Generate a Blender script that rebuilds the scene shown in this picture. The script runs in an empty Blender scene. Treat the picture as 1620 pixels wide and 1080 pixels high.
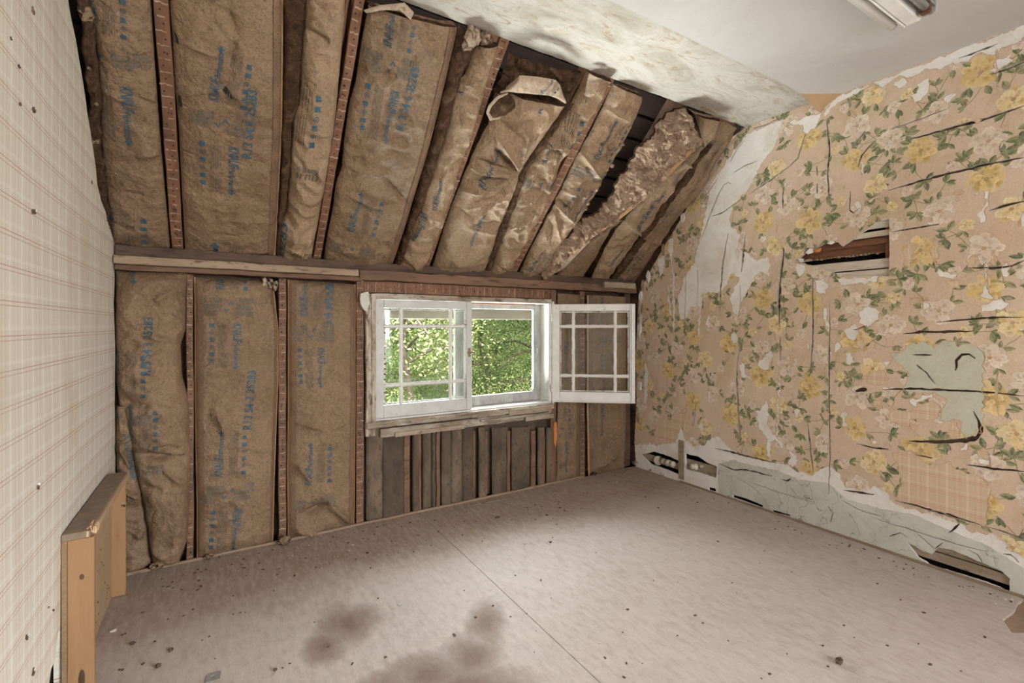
import bpy, bmesh, math, random
import numpy as np
from mathutils import Vector, Matrix, noise
from mathutils.bvhtree import BVHTree
from mathutils.geometry import delaunay_2d_cdt

random.seed(7)
sc = bpy.context.scene
COL = sc.collection

# ------------------------------------------------------------------ camera
H = 1.2                       # eye height
YAW = math.radians(31.6)
FPX = 752.0
HORIZON = 515.0
cam_d = bpy.data.cameras.new('camera')
cam_d.lens = 36.0 * FPX / 1620.0
cam_d.sensor_width = 36.0
cam_d.shift_y = -(540.0 - HORIZON) / 1620.0
cam_d.clip_start = 0.02
cam = bpy.data.objects.new('camera', cam_d)
cam.location = (0, 0, H)
cam.rotation_euler = (math.pi / 2, 0, -YAW)
COL.objects.link(cam)
sc.camera = cam

# ------------------------------------------------------------------ view / world / lights
sc.view_settings.view_transform = 'Standard'
sc.view_settings.look = 'None'
sc.view_settings.gamma = 1.0
sc.view_settings.use_curve_mapping = False
sc.view_settings.exposure = 0.25
sc.cycles.use_denoising = True
sc.cycles.max_bounces = 5
sc.cycles.diffuse_bounces = 4
sc.cycles.glossy_bounces = 2
sc.cycles.transmission_bounces = 3
sc.cycles.use_adaptive_sampling = True
sc.cycles.adaptive_threshold = 0.06
sc.cycles.adaptive_min_samples = 12
sc.cycles.caustics_reflective = False
sc.cycles.caustics_refractive = False
sc.cycles.transparent_max_bounces = 12
sc.cycles.sample_clamp_indirect = 4.0

world = bpy.data.worlds.new('world')
sc.world = world
world.use_nodes = True
wn = world.node_tree
wn.nodes.clear()
wo = wn.nodes.new('ShaderNodeOutputWorld')
wb = wn.nodes.new('ShaderNodeBackground')
ws = wn.nodes.new('ShaderNodeTexSky')
ws.sky_type = 'NISHITA'
ws.sun_disc = False
ws.sun_elevation = math.radians(50)
ws.sun_rotation = math.radians(200)
ws.dust_density = 3.0
wb.inputs['Strength'].default_value = 0.22
wn.links.new(ws.outputs[0], wb.inputs[0])
wn.links.new(wb.outputs[0], wo.inputs[0])

def light(name, kind, loc, target, energy, size=None, color=(1, 1, 1)):
    d = bpy.data.lights.new(name, kind)
    d.energy = energy
    d.color = color
    if kind == 'AREA':
        d.shape = 'RECTANGLE'
        d.size, d.size_y = size
    o = bpy.data.objects.new(name, d)
    o.location = loc
    o.rotation_euler = (Vector(target) - Vector(loc)).to_track_quat('-Z', 'Y').to_euler()
    COL.objects.link(o)
    return o

sun = light('sun', 'SUN', (-6, -10, 14), (2, 6, 0), 4.0, color=(1, .95, .86))
sun.data.angle = math.radians(2)
# added fill lamps behind the camera, at an opening made up for them
light('fill_back_opening', 'AREA', (1.35, -2.33, 1.35), (1.35, 0, 1.3), 72, (2.4, 1.7), (.955, .98, 1))
light('fill_back_angled', 'AREA', (3.6, -3.9, 2.0), (0.1, 0.9, 1.1), 760, (2.6, 2.2), (.955, .98, 1))
# open sky above the trees, and the sunlit garden below, seen by the front window
light('daylight_front_sky', 'AREA', (3.4, 6.4, 3.45), (1.47, 2.9, 0.95), 2900, (8.4, 3.0), (.92, .97, 1))
light('daylight_front_garden', 'AREA', (1.35, 4.2, -0.45), (1.47, 2.9, 0.95), 520, (1.8, 0.9), (.96, .985, 1))

# ------------------------------------------------------------------ planes of the room
D = 2.918          # window wall
XR = 3.02          # right wall
XL = -0.426        # left wall
CEIL = 2.535
YB = -2.3          # wall behind the camera
YS = 1.903         # where the flat ceiling ends
ZS = 1.57          # where the roof slope meets the window wall
CAM = Vector((0, 0, H))
FWD = Vector((math.sin(YAW), math.cos(YAW), 0))
RGT = Vector((math.cos(YAW), -math.sin(YAW), 0))
UP = Vector((0, 0, 1))

class Plane:
    def __init__(s, O, e1, e2):
        s.O = Vector(O); s.e1 = Vector(e1).normalized(); s.e2 = Vector(e2).normalized()
        s.n = s.e1.cross(s.e2)
    def w(s, a, b, off=0.0):
        return s.O + s.e1 * a + s.e2 * b + s.n * off
    def ab(s, P):
        d = P - s.O
        return (d.dot(s.e1), d.dot(s.e2))
    def p3(s, px, py, off=0.0):
        d = FWD + RGT * ((px - 810) / FPX) + UP * ((HORIZON - py) / FPX)
        P0 = s.O + s.n * off
        t = s.n.dot(P0 - CAM) / s.n.dot(d)
        return CAM + d * t
    def p2(s, px, py, off=0.0):
        return s.ab(s.p3(px, py, off))

WIN = Plane((0, D, 0), (1, 0, 0), (0, 0, 1))
RW = Plane((XR, 0, 0), (0, -1, 0), (0, 0, 1))
LW = Plane((XL, 0, 0), (0, 1, 0), (0, 0, 1))
FL = Plane((0, 0, 0), (1, 0, 0), (0, 1, 0))
CE = Plane((0, 0, CEIL), (1, 0, 0), (0, -1, 0))
SL = Plane((0, D, ZS), (1, 0, 0), (0, YS - D, CEIL - ZS))
SLEN = math.hypot(YS - D, CEIL - ZS)

# ------------------------------------------------------------------ object helpers
def mesh_obj(name, bm_or_data, mat, parent=None, smooth=False):
    me = bpy.data.meshes.new(name)
    if isinstance(bm_or_data, bmesh.types.BMesh):
        bm_or_data.to_mesh(me); bm_or_data.free()
    else:
        v, f = bm_or_data
        me.from_pydata([tuple(p) for p in v], [], f)
    if smooth:
        me.polygons.foreach_set('use_smooth', [True] * len(me.polygons))
    if mat:
        me.materials.append(mat)
    o = bpy.data.objects.new(name, me)
    COL.objects.link(o)
    if parent:
        attach(o, parent)
    return o

def world_of(p):
    m = Matrix.LocRotScale(p.location, p.rotation_euler, p.scale)
    if p.parent:
        return world_of(p.parent) @ p.matrix_parent_inverse @ m
    return m

def attach(o, parent):
    o.parent = parent
    o.matrix_parent_inverse = world_of(parent).inverted()

def empty(name, loc, parent=None):
    o = bpy.data.objects.new(name, None)
    o.empty_display_size = .05
    COL.objects.link(o)
    o.location = loc
    if parent:
        attach(o, parent)
    return o

def tag(o, label, cat, group=None):
    o['label'] = label; o['category'] = cat
    if group: o['group'] = group
    return o

def struct(o, label=None):
    o['kind'] = 'structure'
    if label: o['label'] = label
    return o

def box_bm(bm, pl, a0, a1, b0, b1, o0, o1):
    vs = [bm.verts.new(pl.w(a, b, o)) for o in (o0, o1) for (a, b) in ((a0, b0), (a1, b0), (a1, b1), (a0, b1))]
    for f in ((3, 2, 1, 0), (4, 5, 6, 7), (0, 1, 5, 4), (1, 2, 6, 5), (2, 3, 7, 6), (3, 0, 4, 7)):
        bm.faces.new([vs[i] for i in f])
    return vs

def board(name, pl, a0, a1, b0, b1, o0, o1, mat, parent=None, bev=.003, wob=0.0, cuts=0, along='a'):
    """a plank: bevelled box, optionally cut along its length and made slightly uneven"""
    bm = bmesh.new()
    vs = box_bm(bm, pl, a0, a1, b0, b1, o0, o1)
    if bev:
        bmesh.ops.bevel(bm, geom=list(bm.edges), offset=bev, segments=1, affect='EDGES')
    if cuts:
        ax = pl.e1 if along == 'a' else pl.e2
        ends = sorted(v.co.dot(ax) for v in bm.verts)
        lo, hi = ends[0], ends[-1]
        for i in range(1, cuts):
            co = ax * (lo + (hi - lo) * i / cuts)
            bmesh.ops.bisect_plane(bm, geom=list(bm.verts) + list(bm.edges) + list(bm.faces), plane_co=co, plane_no=ax)
        for v in bm.verts:
            nv = noise.noise_vector(v.co * 7.0 + Vector((a0, b0, 3)))
            v.co += (pl.n * nv.x * .6 + (pl.e2 if along == 'a' else pl.e1) * nv.y) * wob
    bmesh.ops.recalc_face_normals(bm, faces=list(bm.faces))
    return mesh_obj(name, bm, mat, parent)

def in_poly(x, y, P):
    c = False
    j = len(P) - 1
    for i in range(len(P)):
        xi, yi = P[i]; xj, yj = P[j]
        if (yi > y) != (yj > y) and x < (xj - xi) * (y - yi) / (yj - yi) + xi:
            c = not c
        j = i
    return c

class Region:
    """polygon with bounding box"""
    def __init__(s, pts):
        s.p = pts
        s.x0 = min(p[0] for p in pts); s.x1 = max(p[0] for p in pts)
        s.y0 = min(p[1] for p in pts); s.y1 = max(p[1] for p in pts)
    def has(s, x, y):
        return s.x0 <= x <= s.x1 and s.y0 <= y <= s.y1 and in_poly(x, y, s.p)

def rag(pts, amp=.006, step=.018, seed=0, closed=True):
    """subdivide an outline and roughen it like a torn edge"""
    out = []
    n = len(pts)
    for i in range(n if closed else n - 1):
        p, q = Vector(pts[i]), Vector(pts[(i + 1) % n])
        k = max(1, int((q - p).length / step))
        for j in range(k):
            r = p.lerp(q, j / k)
            nv = noise.noise_vector(Vector((r.x * 38, r.y * 38, seed * 3.1)))
            n2 = noise.noise_vector(Vector((r.x * 110, r.y * 110, seed * 1.7 + 9)))
            out.append((r.x + nv.x * amp + n2.x * amp * .5, r.y + nv.y * amp + n2.y * amp * .5))
    if not closed:
        out.append(tuple(pts[-1]))
    return out

def sheet(pl, outer, holes, off1, off0=None, hfun=None, grid=None, hole_depth=None):
    """flat sheet in a plane: outline with holes cut out, given thickness at every free edge"""
    verts = []; edges = []
    for P in [outer] + [h.p for h in holes]:
        b = len(verts)
        verts += [Vector((p[0], p[1])) for p in P]
        edges += [(b + i, b + (i + 1) % len(P)) for i in range(len(P))]
    if grid:
        x0 = min(p[0] for p in outer); x1 = max(p[0] for p in outer)
        y0 = min(p[1] for p in outer); y1 = max(p[1] for p in outer)
        nx, ny = int((x1 - x0) / grid), int((y1 - y0) / grid)
        for i in range(1, nx):
            for j in range(1, ny):
                verts.append(Vector((x0 + (x1 - x0) * (i + .3 * math.sin(j * 1.7)) / nx, y0 + (y1 - y0) * (j + .3 * math.sin(i * 2.3)) / ny)))
    vo, eo, fo, *_ = delaunay_2d_cdt(verts, edges, [], 0, 1e-5, True)
    oreg = Region(outer)
    faces = []
    for f in fo:
        cx = sum(vo[i].x for i in f) / len(f); cy = sum(vo[i].y for i in f) / len(f)
        if not oreg.has(cx, cy): continue
        if any(h.has(cx, cy) for h in holes): continue
        faces.append(list(f))
    cnt = {}
    for f in faces:
        for i in range(len(f)):
            e = (f[i], f[(i + 1) % len(f)])
            cnt[e] = cnt.get(e, 0) + 1
    used = {i for f in faces for i in f}
    idx = {}; V = []
    for i in used:
        idx[i] = len(V)
        h = hfun(vo[i].x, vo[i].y) if hfun else 0
        V.append(pl.w(vo[i].x, vo[i].y, off1 + h))
    F = [[idx[i] for i in f] for f in faces]
    if off0 is not None:
        bot = {}
        for (a, b) in list(cnt):
            if (b, a) in cnt: continue
            for i in (a, b):
                if i not in bot:
                    bot[i] = len(V); V.append(pl.w(vo[i].x, vo[i].y, off0))
            F.append([idx[b], idx[a], bot[a], bot[b]])
    return V, F

# ------------------------------------------------------------------ materials
def nodes(name):
    m = bpy.data.materials.new(name)
    m.use_nodes = True
    nt = m.node_tree
    b = nt.nodes['Principled BSDF']
    return m, nt, b

def N(nt, t, **kw):
    n = nt.nodes.new(t)
    for k, v in kw.items():
        if k in n.inputs.keys() if isinstance(k, str) else False:
            n.inputs[k].default_value = v
        else:
            setattr(n, k, v)
    return n

def ramp(nt, fac, stops):
    r = nt.nodes.new('ShaderNodeValToRGB')
    el = r.color_ramp.elements
    while len(el) < len(stops): el.new(.5)
    for e, (p, c) in zip(el, stops):
        e.position = p
        e.color = (c, c, c, 1) if isinstance(c, (int, float)) else (*c, 1)
    nt.links.new(fac, r.inputs[0])
    return r.outputs[0]

def coords(nt, scale=(1, 1, 1), rot=(0, 0, 0)):
    tc = nt.nodes.new('ShaderNodeTexCoord')
    mp = nt.nodes.new('ShaderNodeMapping')
    mp.inputs['Scale'].default_value = scale
    mp.inputs['Rotation'].default_value = rot
    nt.links.new(tc.outputs['Object'], mp.inputs[0])
    return mp.outputs[0]

def tex(nt, vec, scale, detail=4, rough=.55, dist=0.0):
    detail = min(detail, 5)
    t = nt.nodes.new('ShaderNodeTexNoise')
    t.inputs['Scale'].default_value = scale
    t.inputs['Detail'].default_value = detail
    t.inputs['Roughness'].default_value = rough
    t.inputs['Distortion'].default_value = dist
    nt.links.new(vec, t.inputs['Vector'])
    return t.outputs['Fac']

def mix(nt, fac, a, b, mode='MIX'):
    m = nt.nodes.new('ShaderNodeMix')
    m.data_type = 'RGBA'; m.blend_type = mode
    for s, v in ((0, fac), (6, a), (7, b)):
        if isinstance(v, (int, float)): m.inputs[s].default_value = v
        elif isinstance(v, tuple): m.inputs[s].default_value = (*v, 1)
        else: nt.links.new(v, m.inputs[s])
    return m.outputs[2]

def math_n(nt, op, a, b=None, c=None):
    m = nt.nodes.new('ShaderNodeMath'); m.operation = op
    for i, v in enumerate((a, b, c)):
        if v is None: continue
        if isinstance(v, (int, float)): m.inputs[i].default_value = v
        else: nt.links.new(v, m.inputs[i])
    return m.outputs[0]

def bump(nt, b, height, strength, dist=.01):
    n = nt.nodes.new('ShaderNodeBump')
    n.inputs['Strength'].default_value = strength
    n.inputs['Distance'].default_value = dist
    nt.links.new(height, n.inputs['Height'])
    nt.links.new(n.outputs[0], b.inputs['Normal'])

def simple(name, c1, c2, scale=12, rough=.7, bmp=.3, stretch=(1, 1, 1), fine=None, lo=.35, hi=.65, bscale=None, metal=0.0, spec=None):
    m, nt, b = nodes(name)
    v = coords(nt, stretch)
    f = tex(nt, v, scale, 6, .62)
    col = ramp(nt, f, [(lo, c1), (hi, c2)])
    if fine:
        c3, fs, flo, fhi = fine
        f2 = tex(nt, v, fs, 3, .6)
        msk = ramp(nt, f2, [(flo, 0.0), (fhi, 1.0)])
        col = mix(nt, msk, col, c3)
    nt.links.new(col, b.inputs['Base Color'])
    b.inputs['Roughness'].default_value = rough
    b.inputs['Metallic'].default_value = metal
    if spec is not None: b.inputs['Specular IOR Level'].default_value = spec
    if bmp:
        bump(nt, b, tex(nt, v, bscale or scale * 4, 5, .6), bmp, .006)
    return m

M = {}
def kraft(name, c1, c2, speck):
    m, nt, b = nodes(name)
    v = coords(nt)
    big = tex(nt, v, 3.2, 5, .6)
    fib = tex(nt, coords(nt, (1, 1.3, 1.3)), 130, 4, .7)
    col = ramp(nt, big, [(.3, c1), (.7, c2)])
    col = mix(nt, ramp(nt, fib, [(.50, 0.0), (.68, .95)]), col, speck)
    col = mix(nt, ramp(nt, tex(nt, v, 11, 6, .7), [(.52, 0.0), (.75, .45)]), col, tuple(c * .62 for c in c1))
    col = mix(nt, ramp(nt, tex(nt, v, 60, 3), [(.3, .35), (.55, 0.0)]), col, (c2[0] * 1.25, c2[1] * 1.25, c2[2] * 1.25))
    nt.links.new(col, b.inputs['Base Color'])
    b.inputs['Roughness'].default_value = .52
    b.inputs['Specular IOR Level'].default_value = .4
    def crumple(scale, dist):
        vo = nt.nodes.new('ShaderNodeTexVoronoi'); vo.feature = 'F1'
        vo.inputs['Scale'].default_value = scale
        mv = nt.nodes.new('ShaderNodeMix'); mv.data_type = 'VECTOR'; mv.inputs[0].default_value = dist
        nz = nt.nodes.new('ShaderNodeTexNoise'); nz.inputs['Scale'].default_value = scale * .8; nz.inputs['Detail'].default_value = 3
        nt.links.new(v, nz.inputs['Vector']); nt.links.new(v, mv.inputs[4]); nt.links.new(nz.outputs['Color'], mv.inputs[5])
        nt.links.new(mv.outputs[1], vo.inputs['Vector'])
        return vo.outputs['Distance']
    hgt = math_n(nt, 'ADD', math_n(nt, 'MULTIPLY', crumple(9, .12), 1.1), math_n(nt, 'MULTIPLY', crumple(23, .10), .55))
    hgt = math_n(nt, 'ADD', hgt, math_n(nt, 'MULTIPLY', tex(nt, v, 34, 6, .68, .8), .8))
    hgt = math_n(nt, 'ADD', hgt, math_n(nt, 'MULTIPLY', fib, .22))
    bump(nt, b, hgt, .6, .022)
    return m
M['kraft'] = kraft('kraft_paper', (.190, .118, .065), (.270, .178, .104), (.092, .059, .035))
M['kraft_pale_lit'] = kraft('pale_lit_kraft_paper', (.255, .168, .098), (.36, .248, .152), (.13, .085, .052))  # crumpled batts: paler paper, plus window light put into the colour
M['kraft_old'] = kraft('aged_kraft_paper', (.20, .135, .085), (.30, .215, .14), (.09, .062, .04))
M['kraft_pale'] = kraft('pale_kraft_back', (.36, .265, .185), (.45, .345, .25), (.24, .17, .11))
M['flange'] = simple('kraft_flange', (.21, .125, .068), (.14, .082, .048), 9, .7, .3, fine=((.04, .025, .016), 170, .56, .66))
M['flange_edge'] = simple('kraft_fold_edge', (.50, .29, .14), (.40, .22, .10), 20, .6, .1)
M['ink'] = simple('blue_ink', (.018, .070, .115), (.05, .115, .155), 160, .6, 0, lo=.42, hi=.75)
M['ink_grey'] = simple('grey_ink', (.085, .078, .064), (.19, .13, .08), 170, .7, 0, lo=.40, hi=.62)

def fibre(name, c1, c2, c3):
    m, nt, b = nodes(name)
    v = coords(nt, (1, .8, 1))
    a = tex(nt, v, 15, 8, .72, 1.6)
    col = ramp(nt, a, [(.3, c1), (.52, c2), (.72, c3)])
    nt.links.new(col, b.inputs['Base Color'])
    b.inputs['Roughness'].default_value = 1
    b.inputs['Specular IOR Level'].default_value = .1
    bump(nt, b, tex(nt, v, 55, 8, .75, 2.2), 1.0, .03)
    return m
M['wool'] = fibre('brown_glass_wool', (.07, .038, .022), (.15, .085, .05), (.30, .18, .11))
M['wool_pink'] = fibre('pink_glass_wool', (.24, .135, .085), (.68, .475, .335), (.96, .77, .60))

M['rafter'] = simple('rafter_wood', (.135, .062, .032), (.22, .108, .058), 14, .75, .35, (1, .35, .35), fine=((.05, .022, .012), 40, .56, .75))
M['stud'] = simple('stud_wood', (.11, .058, .034), (.20, .105, .06), 14, .78, .35, (1, 1, .3), fine=((.035, .018, .011), 38, .56, .75))
M['lime'] = simple('plaster_residue', (.40, .30, .225), (.24, .155, .105), 40, .9, .2)
M['dark_wood'] = simple('dark_old_wood', (.055, .030, .019), (.12, .068, .042), 10, .8, .4, (.3, 1, 1), fine=((.02, .012, .008), 30, .55, .75))
M['beam_pale'] = simple('dusty_beam_wood', (.34, .25, .17), (.24, .165, .105), 14, .8, .35, (.25, 1, 1), fine=((.07, .043, .026), 60, .56, .72))
M['beam_brown'] = simple('brown_beam_wood', (.125, .066, .039), (.19, .108, .065), 12, .8, .4, (.2, 1, 1), fine=((.045, .024, .015), 34, .54, .75))
M['lath_wood'] = simple('bare_lath', (.38, .31, .23), (.25, .19, .13), 15, .8, .35, (.3, .3, 1), fine=((.09, .06, .04), 45, .58, .75))
M['limewashed'] = simple('limewashed_lath', (.62, .55, .47), (.46, .38, .31), 18, .8, .3, (.3, .3, 1))
M['rust_wood'] = simple('red_brown_wood', (.11, .043, .021), (.22, .092, .045), 20, .7, .4, (.3, .25, 1))
M['orange_wood'] = simple('orange_split_wood', (.62, .25, .08), (.50, .18, .05), 20, .6, .2, (1, 1, .3))
M['void'] = simple('dark_cavity', (.012, .009, .007), (.022, .016, .012), 6, .95, 0)
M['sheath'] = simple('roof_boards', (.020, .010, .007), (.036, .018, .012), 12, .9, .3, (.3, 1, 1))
M['grey_old'] = simple('weathered_paint_wood', (.42, .37, .30), (.23, .175, .125), 16, .8, .45, (.3, 1, 1), fine=((.11, .08, .055), 28, .53, .68), lo=.4, hi=.6)
M['grey_old_v'] = simple('weathered_paint_wood_upright', (.46, .40, .32), (.25, .185, .13), 15, .8, .45, (1, 1, .4), fine=((.13, .085, .055), 26, .52, .66), lo=.4, hi=.6)
M['white'] = simple('white_paint', (.70, .69, .66), (.60, .585, .55), 10, .5, .15, fine=((.34, .29, .24), 26, .66, .76))
M['white_dull'] = simple('dull_white_paint', (.53, .53, .51), (.45, .445, .42), 10, .55, .15, fine=((.28, .25, .21), 26, .65, .76))
M['putty'] = simple('glazing_putty', (.62, .60, .56), (.52, .49, .44), 60, .8, .4)
M['storm_grey'] = simple('storm_frame_grey', (.42, .42, .41), (.27, .265, .25), 16, .6, .3, (1, 1, .4))
M['brass'] = simple('tarnished_brass', (.16, .115, .065), (.24, .18, .10), 30, .4, .1, metal=.8)
M['cap_white'] = simple('porcelain', (.62, .57, .47), (.50, .44, .34), 22, .3, .1)
M['steel'] = simple('galvanised_steel', (.42, .44, .45), (.55, .57, .58), 8, .35, .1, metal=.7)
M['chip'] = simple('chipboard', (.29, .185, .10), (.22, .135, .07), 90, .8, .25)
M['pine'] = simple('pine_board', (.27, .145, .064), (.33, .19, .088), 12, .55, .2, (1, 1, .15), fine=((.25, .11, .04), 30, .6, .75))
M['pine_pale'] = simple('pale_panel', (.43, .30, .185), (.38, .255, .15), 14, .6, .15)
M['pine_dusty'] = simple('dusty_pine_top', (.19, .138, .095), (.25, .185, .13), 20, .85, .25)
M['splinter'] = simple('splintered_pine', (.66, .47, .28), (.52, .34, .18), 70, .8, .4, (1, 1, .3))
M['knot'] = simple('wood_knot', (.06, .025, .012), (.14, .06, .025), 30, .6, .1)
M['felt'] = simple('old_building_felt', (.125, .090, .058), (.062, .044, .029), 7, .9, .4, (1, 1, .5), fine=((.06, .046, .035), 60, .52, .7), lo=.35, hi=.65)
M['felt_pale'] = simple('pale_building_felt', (.18, .132, .088), (.095, .068, .045), 8, .9, .4, (1, 1, .45), fine=((.075, .056, .042), 55, .54, .72), lo=.35, hi=.62)
M['debris'] = simple('dark_crumbs', (.06, .035, .022), (.13, .08, .05), 60, .9, .2)
M['debris_pale'] = simple('plaster_crumbs', (.62, .56, .48), (.46, .38, .30), 60, .9, .2)
M['strip'] = simple('floor_edge_strip', (.30, .21, .145), (.22, .15, .10), 16, .7, .2, (.4, .4, 1), fine=((.16, .09, .055), 40, .6, .75))
M['ceil_old'] = None

def glass():
    m, nt, b = nodes('window_glass')
    nt.nodes.remove(b)
    tr = nt.nodes.new('ShaderNodeBsdfTransparent'); tr.inputs[0].default_value = (.96, .97, .96, 1)
    gl = nt.nodes.new('ShaderNodeBsdfGlossy'); gl.inputs['Roughness'].default_value = .03
    lw = nt.nodes.new('ShaderNodeLayerWeight'); lw.inputs[0].default_value = .5
    fr = nt.nodes.new('ShaderNodeMath'); fr.operation = 'POWER'; fr.inputs[1].default_value = 4.0
    nt.links.new(lw.outputs['Facing'], fr.inputs[0])
    fa = nt.nodes.new('ShaderNodeMath'); fa.operation = 'MULTIPLY_ADD'; fa.inputs[1].default_value = .5; fa.inputs[2].default_value = .02
    nt.links.new(fr.outputs[0], fa.inputs[0]); fr = fa
    mx = nt.nodes.new('ShaderNodeMixShader')
    out = nt.nodes['Material Output']
    nt.links.new(fr.outputs[0], mx.inputs[0]); nt.links.new(tr.outputs[0], mx.inputs[1]); nt.links.new(gl.outputs[0], mx.inputs[2])
    nt.links.new(mx.outputs[0], out.inputs[0])
    return m
M['glass'] = glass()

def floor_mat():
    m, nt, b = nodes('worn_floor_board')
    v = coords(nt)
    big = tex(nt, v, 1.5, 6, .65, .4)
    col = ramp(nt, big, [(.3, (.26, .185, .14)), (.52, (.315, .235, .185)), (.72, (.37, .29, .235))])
    fib = tex(nt, coords(nt, (1, .22, 1), (0, 0, .5)), 46, 6, .7)
    col = mix(nt, ramp(nt, fib, [(.42, 0.0), (.62, .42)]), col, (.53, .465, .415))
    fib2 = tex(nt, coords(nt, (.3, 1, 1), (0, 0, .2)), 34, 6, .72)
    col = mix(nt, ramp(nt, fib2, [(.56, 0.0), (.70, .55)]), col, (.27, .185, .135))
    dirt = tex(nt, v, 26, 5, .7)
    col = mix(nt, ramp(nt, dirt, [(.63, 0.0), (.74, .6)]), col, (.15, .092, .06))
    col = mix(nt, ramp(nt, tex(nt, coords(nt, (1, .6, 1), (0, 0, .4)), 60, 5, .75), [(.55, 0.0), (.72, .5)]), col, (.17, .11, .075))
    # paler over the middle of the room, browner along the knee wall
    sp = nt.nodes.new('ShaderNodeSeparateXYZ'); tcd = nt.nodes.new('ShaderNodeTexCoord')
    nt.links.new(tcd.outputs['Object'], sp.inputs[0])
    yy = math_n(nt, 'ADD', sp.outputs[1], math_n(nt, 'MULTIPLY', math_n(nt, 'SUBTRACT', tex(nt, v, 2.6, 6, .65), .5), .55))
    mid_pale = ramp(nt, math_n(nt, 'MULTIPLY', yy, .25), [(.545, .62), (.625, 0.0)])
    mid_pale = math_n(nt, 'MULTIPLY', mid_pale, ramp(nt, tex(nt, coords(nt, (1, .5, 1), (0, 0, .6)), 30, 6, .75), [(.32, .45), (.62, 1.08)]))
    col = mix(nt, mid_pale, col, (.53, .475, .44))
    # darker brown blotches with soft edges
    def blob(px, py, rx, ry, rot):
        c = FL.p2(px, py)
        tc = nt.nodes.new('ShaderNodeTexCoord')
        mp = nt.nodes.new('ShaderNodeMapping'); mp.vector_type = 'TEXTURE'
        mp.inputs['Location'].default_value = (c[0], c[1], 0)
        mp.inputs['Rotation'].default_value = (0, 0, rot)
        mp.inputs['Scale'].default_value = (rx, ry, 1)
        nt.links.new(tc.outputs['Object'], mp.inputs[0])
        ln = nt.nodes.new('ShaderNodeVectorMath'); ln.operation = 'LENGTH'
        nt.links.new(mp.outputs[0], ln.inputs[0])
        d = math_n(nt, 'ADD', ln.outputs['Value'], math_n(nt, 'MULTIPLY', math_n(nt, 'SUBTRACT', tex(nt, v, 6, 5, .6), .5), 1.1))
        return ramp(nt, d, [(.15, .95), (.6, .6), (1.25, 0.0)])
    msk = None
    for a in ((550, 985, .15, .17, -.2), (515, 1022, .10, .12, 0), (768, 985, .10, .20, -.5), (745, 1040, .14, .17, -.5), (680, 1068, .20, .15, -.3), (740, 1090, .26, .16, -.5), (610, 1100, .2, .14, 0)):
        k = blob(*a)
        msk = k if msk is None else math_n(nt, 'MAXIMUM', msk, k)
    blotch = mix(nt, 1.0, col, (.40, .30, .235), 'MULTIPLY')
    blotch = mix(nt, ramp(nt, tex(nt, v, 40, 6, .7), [(.5, 0.0), (.75, .6)]), blotch, (.16, .07, .035))
    col = mix(nt, msk, col, blotch)
    nt.links.new(col, b.inputs['Base Color'])
    r = ramp(nt, fib, [(.3, .58), (.7, .78)])
    nt.links.new(r, b.inputs['Roughness'])
    b.inputs['Specular IOR Level'].default_value = .35
    bump(nt, b, math_n(nt, 'ADD', fib, tex(nt, v, 90, 4)), .16, .004)
    return m
M['floor'] = floor_mat()

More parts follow.
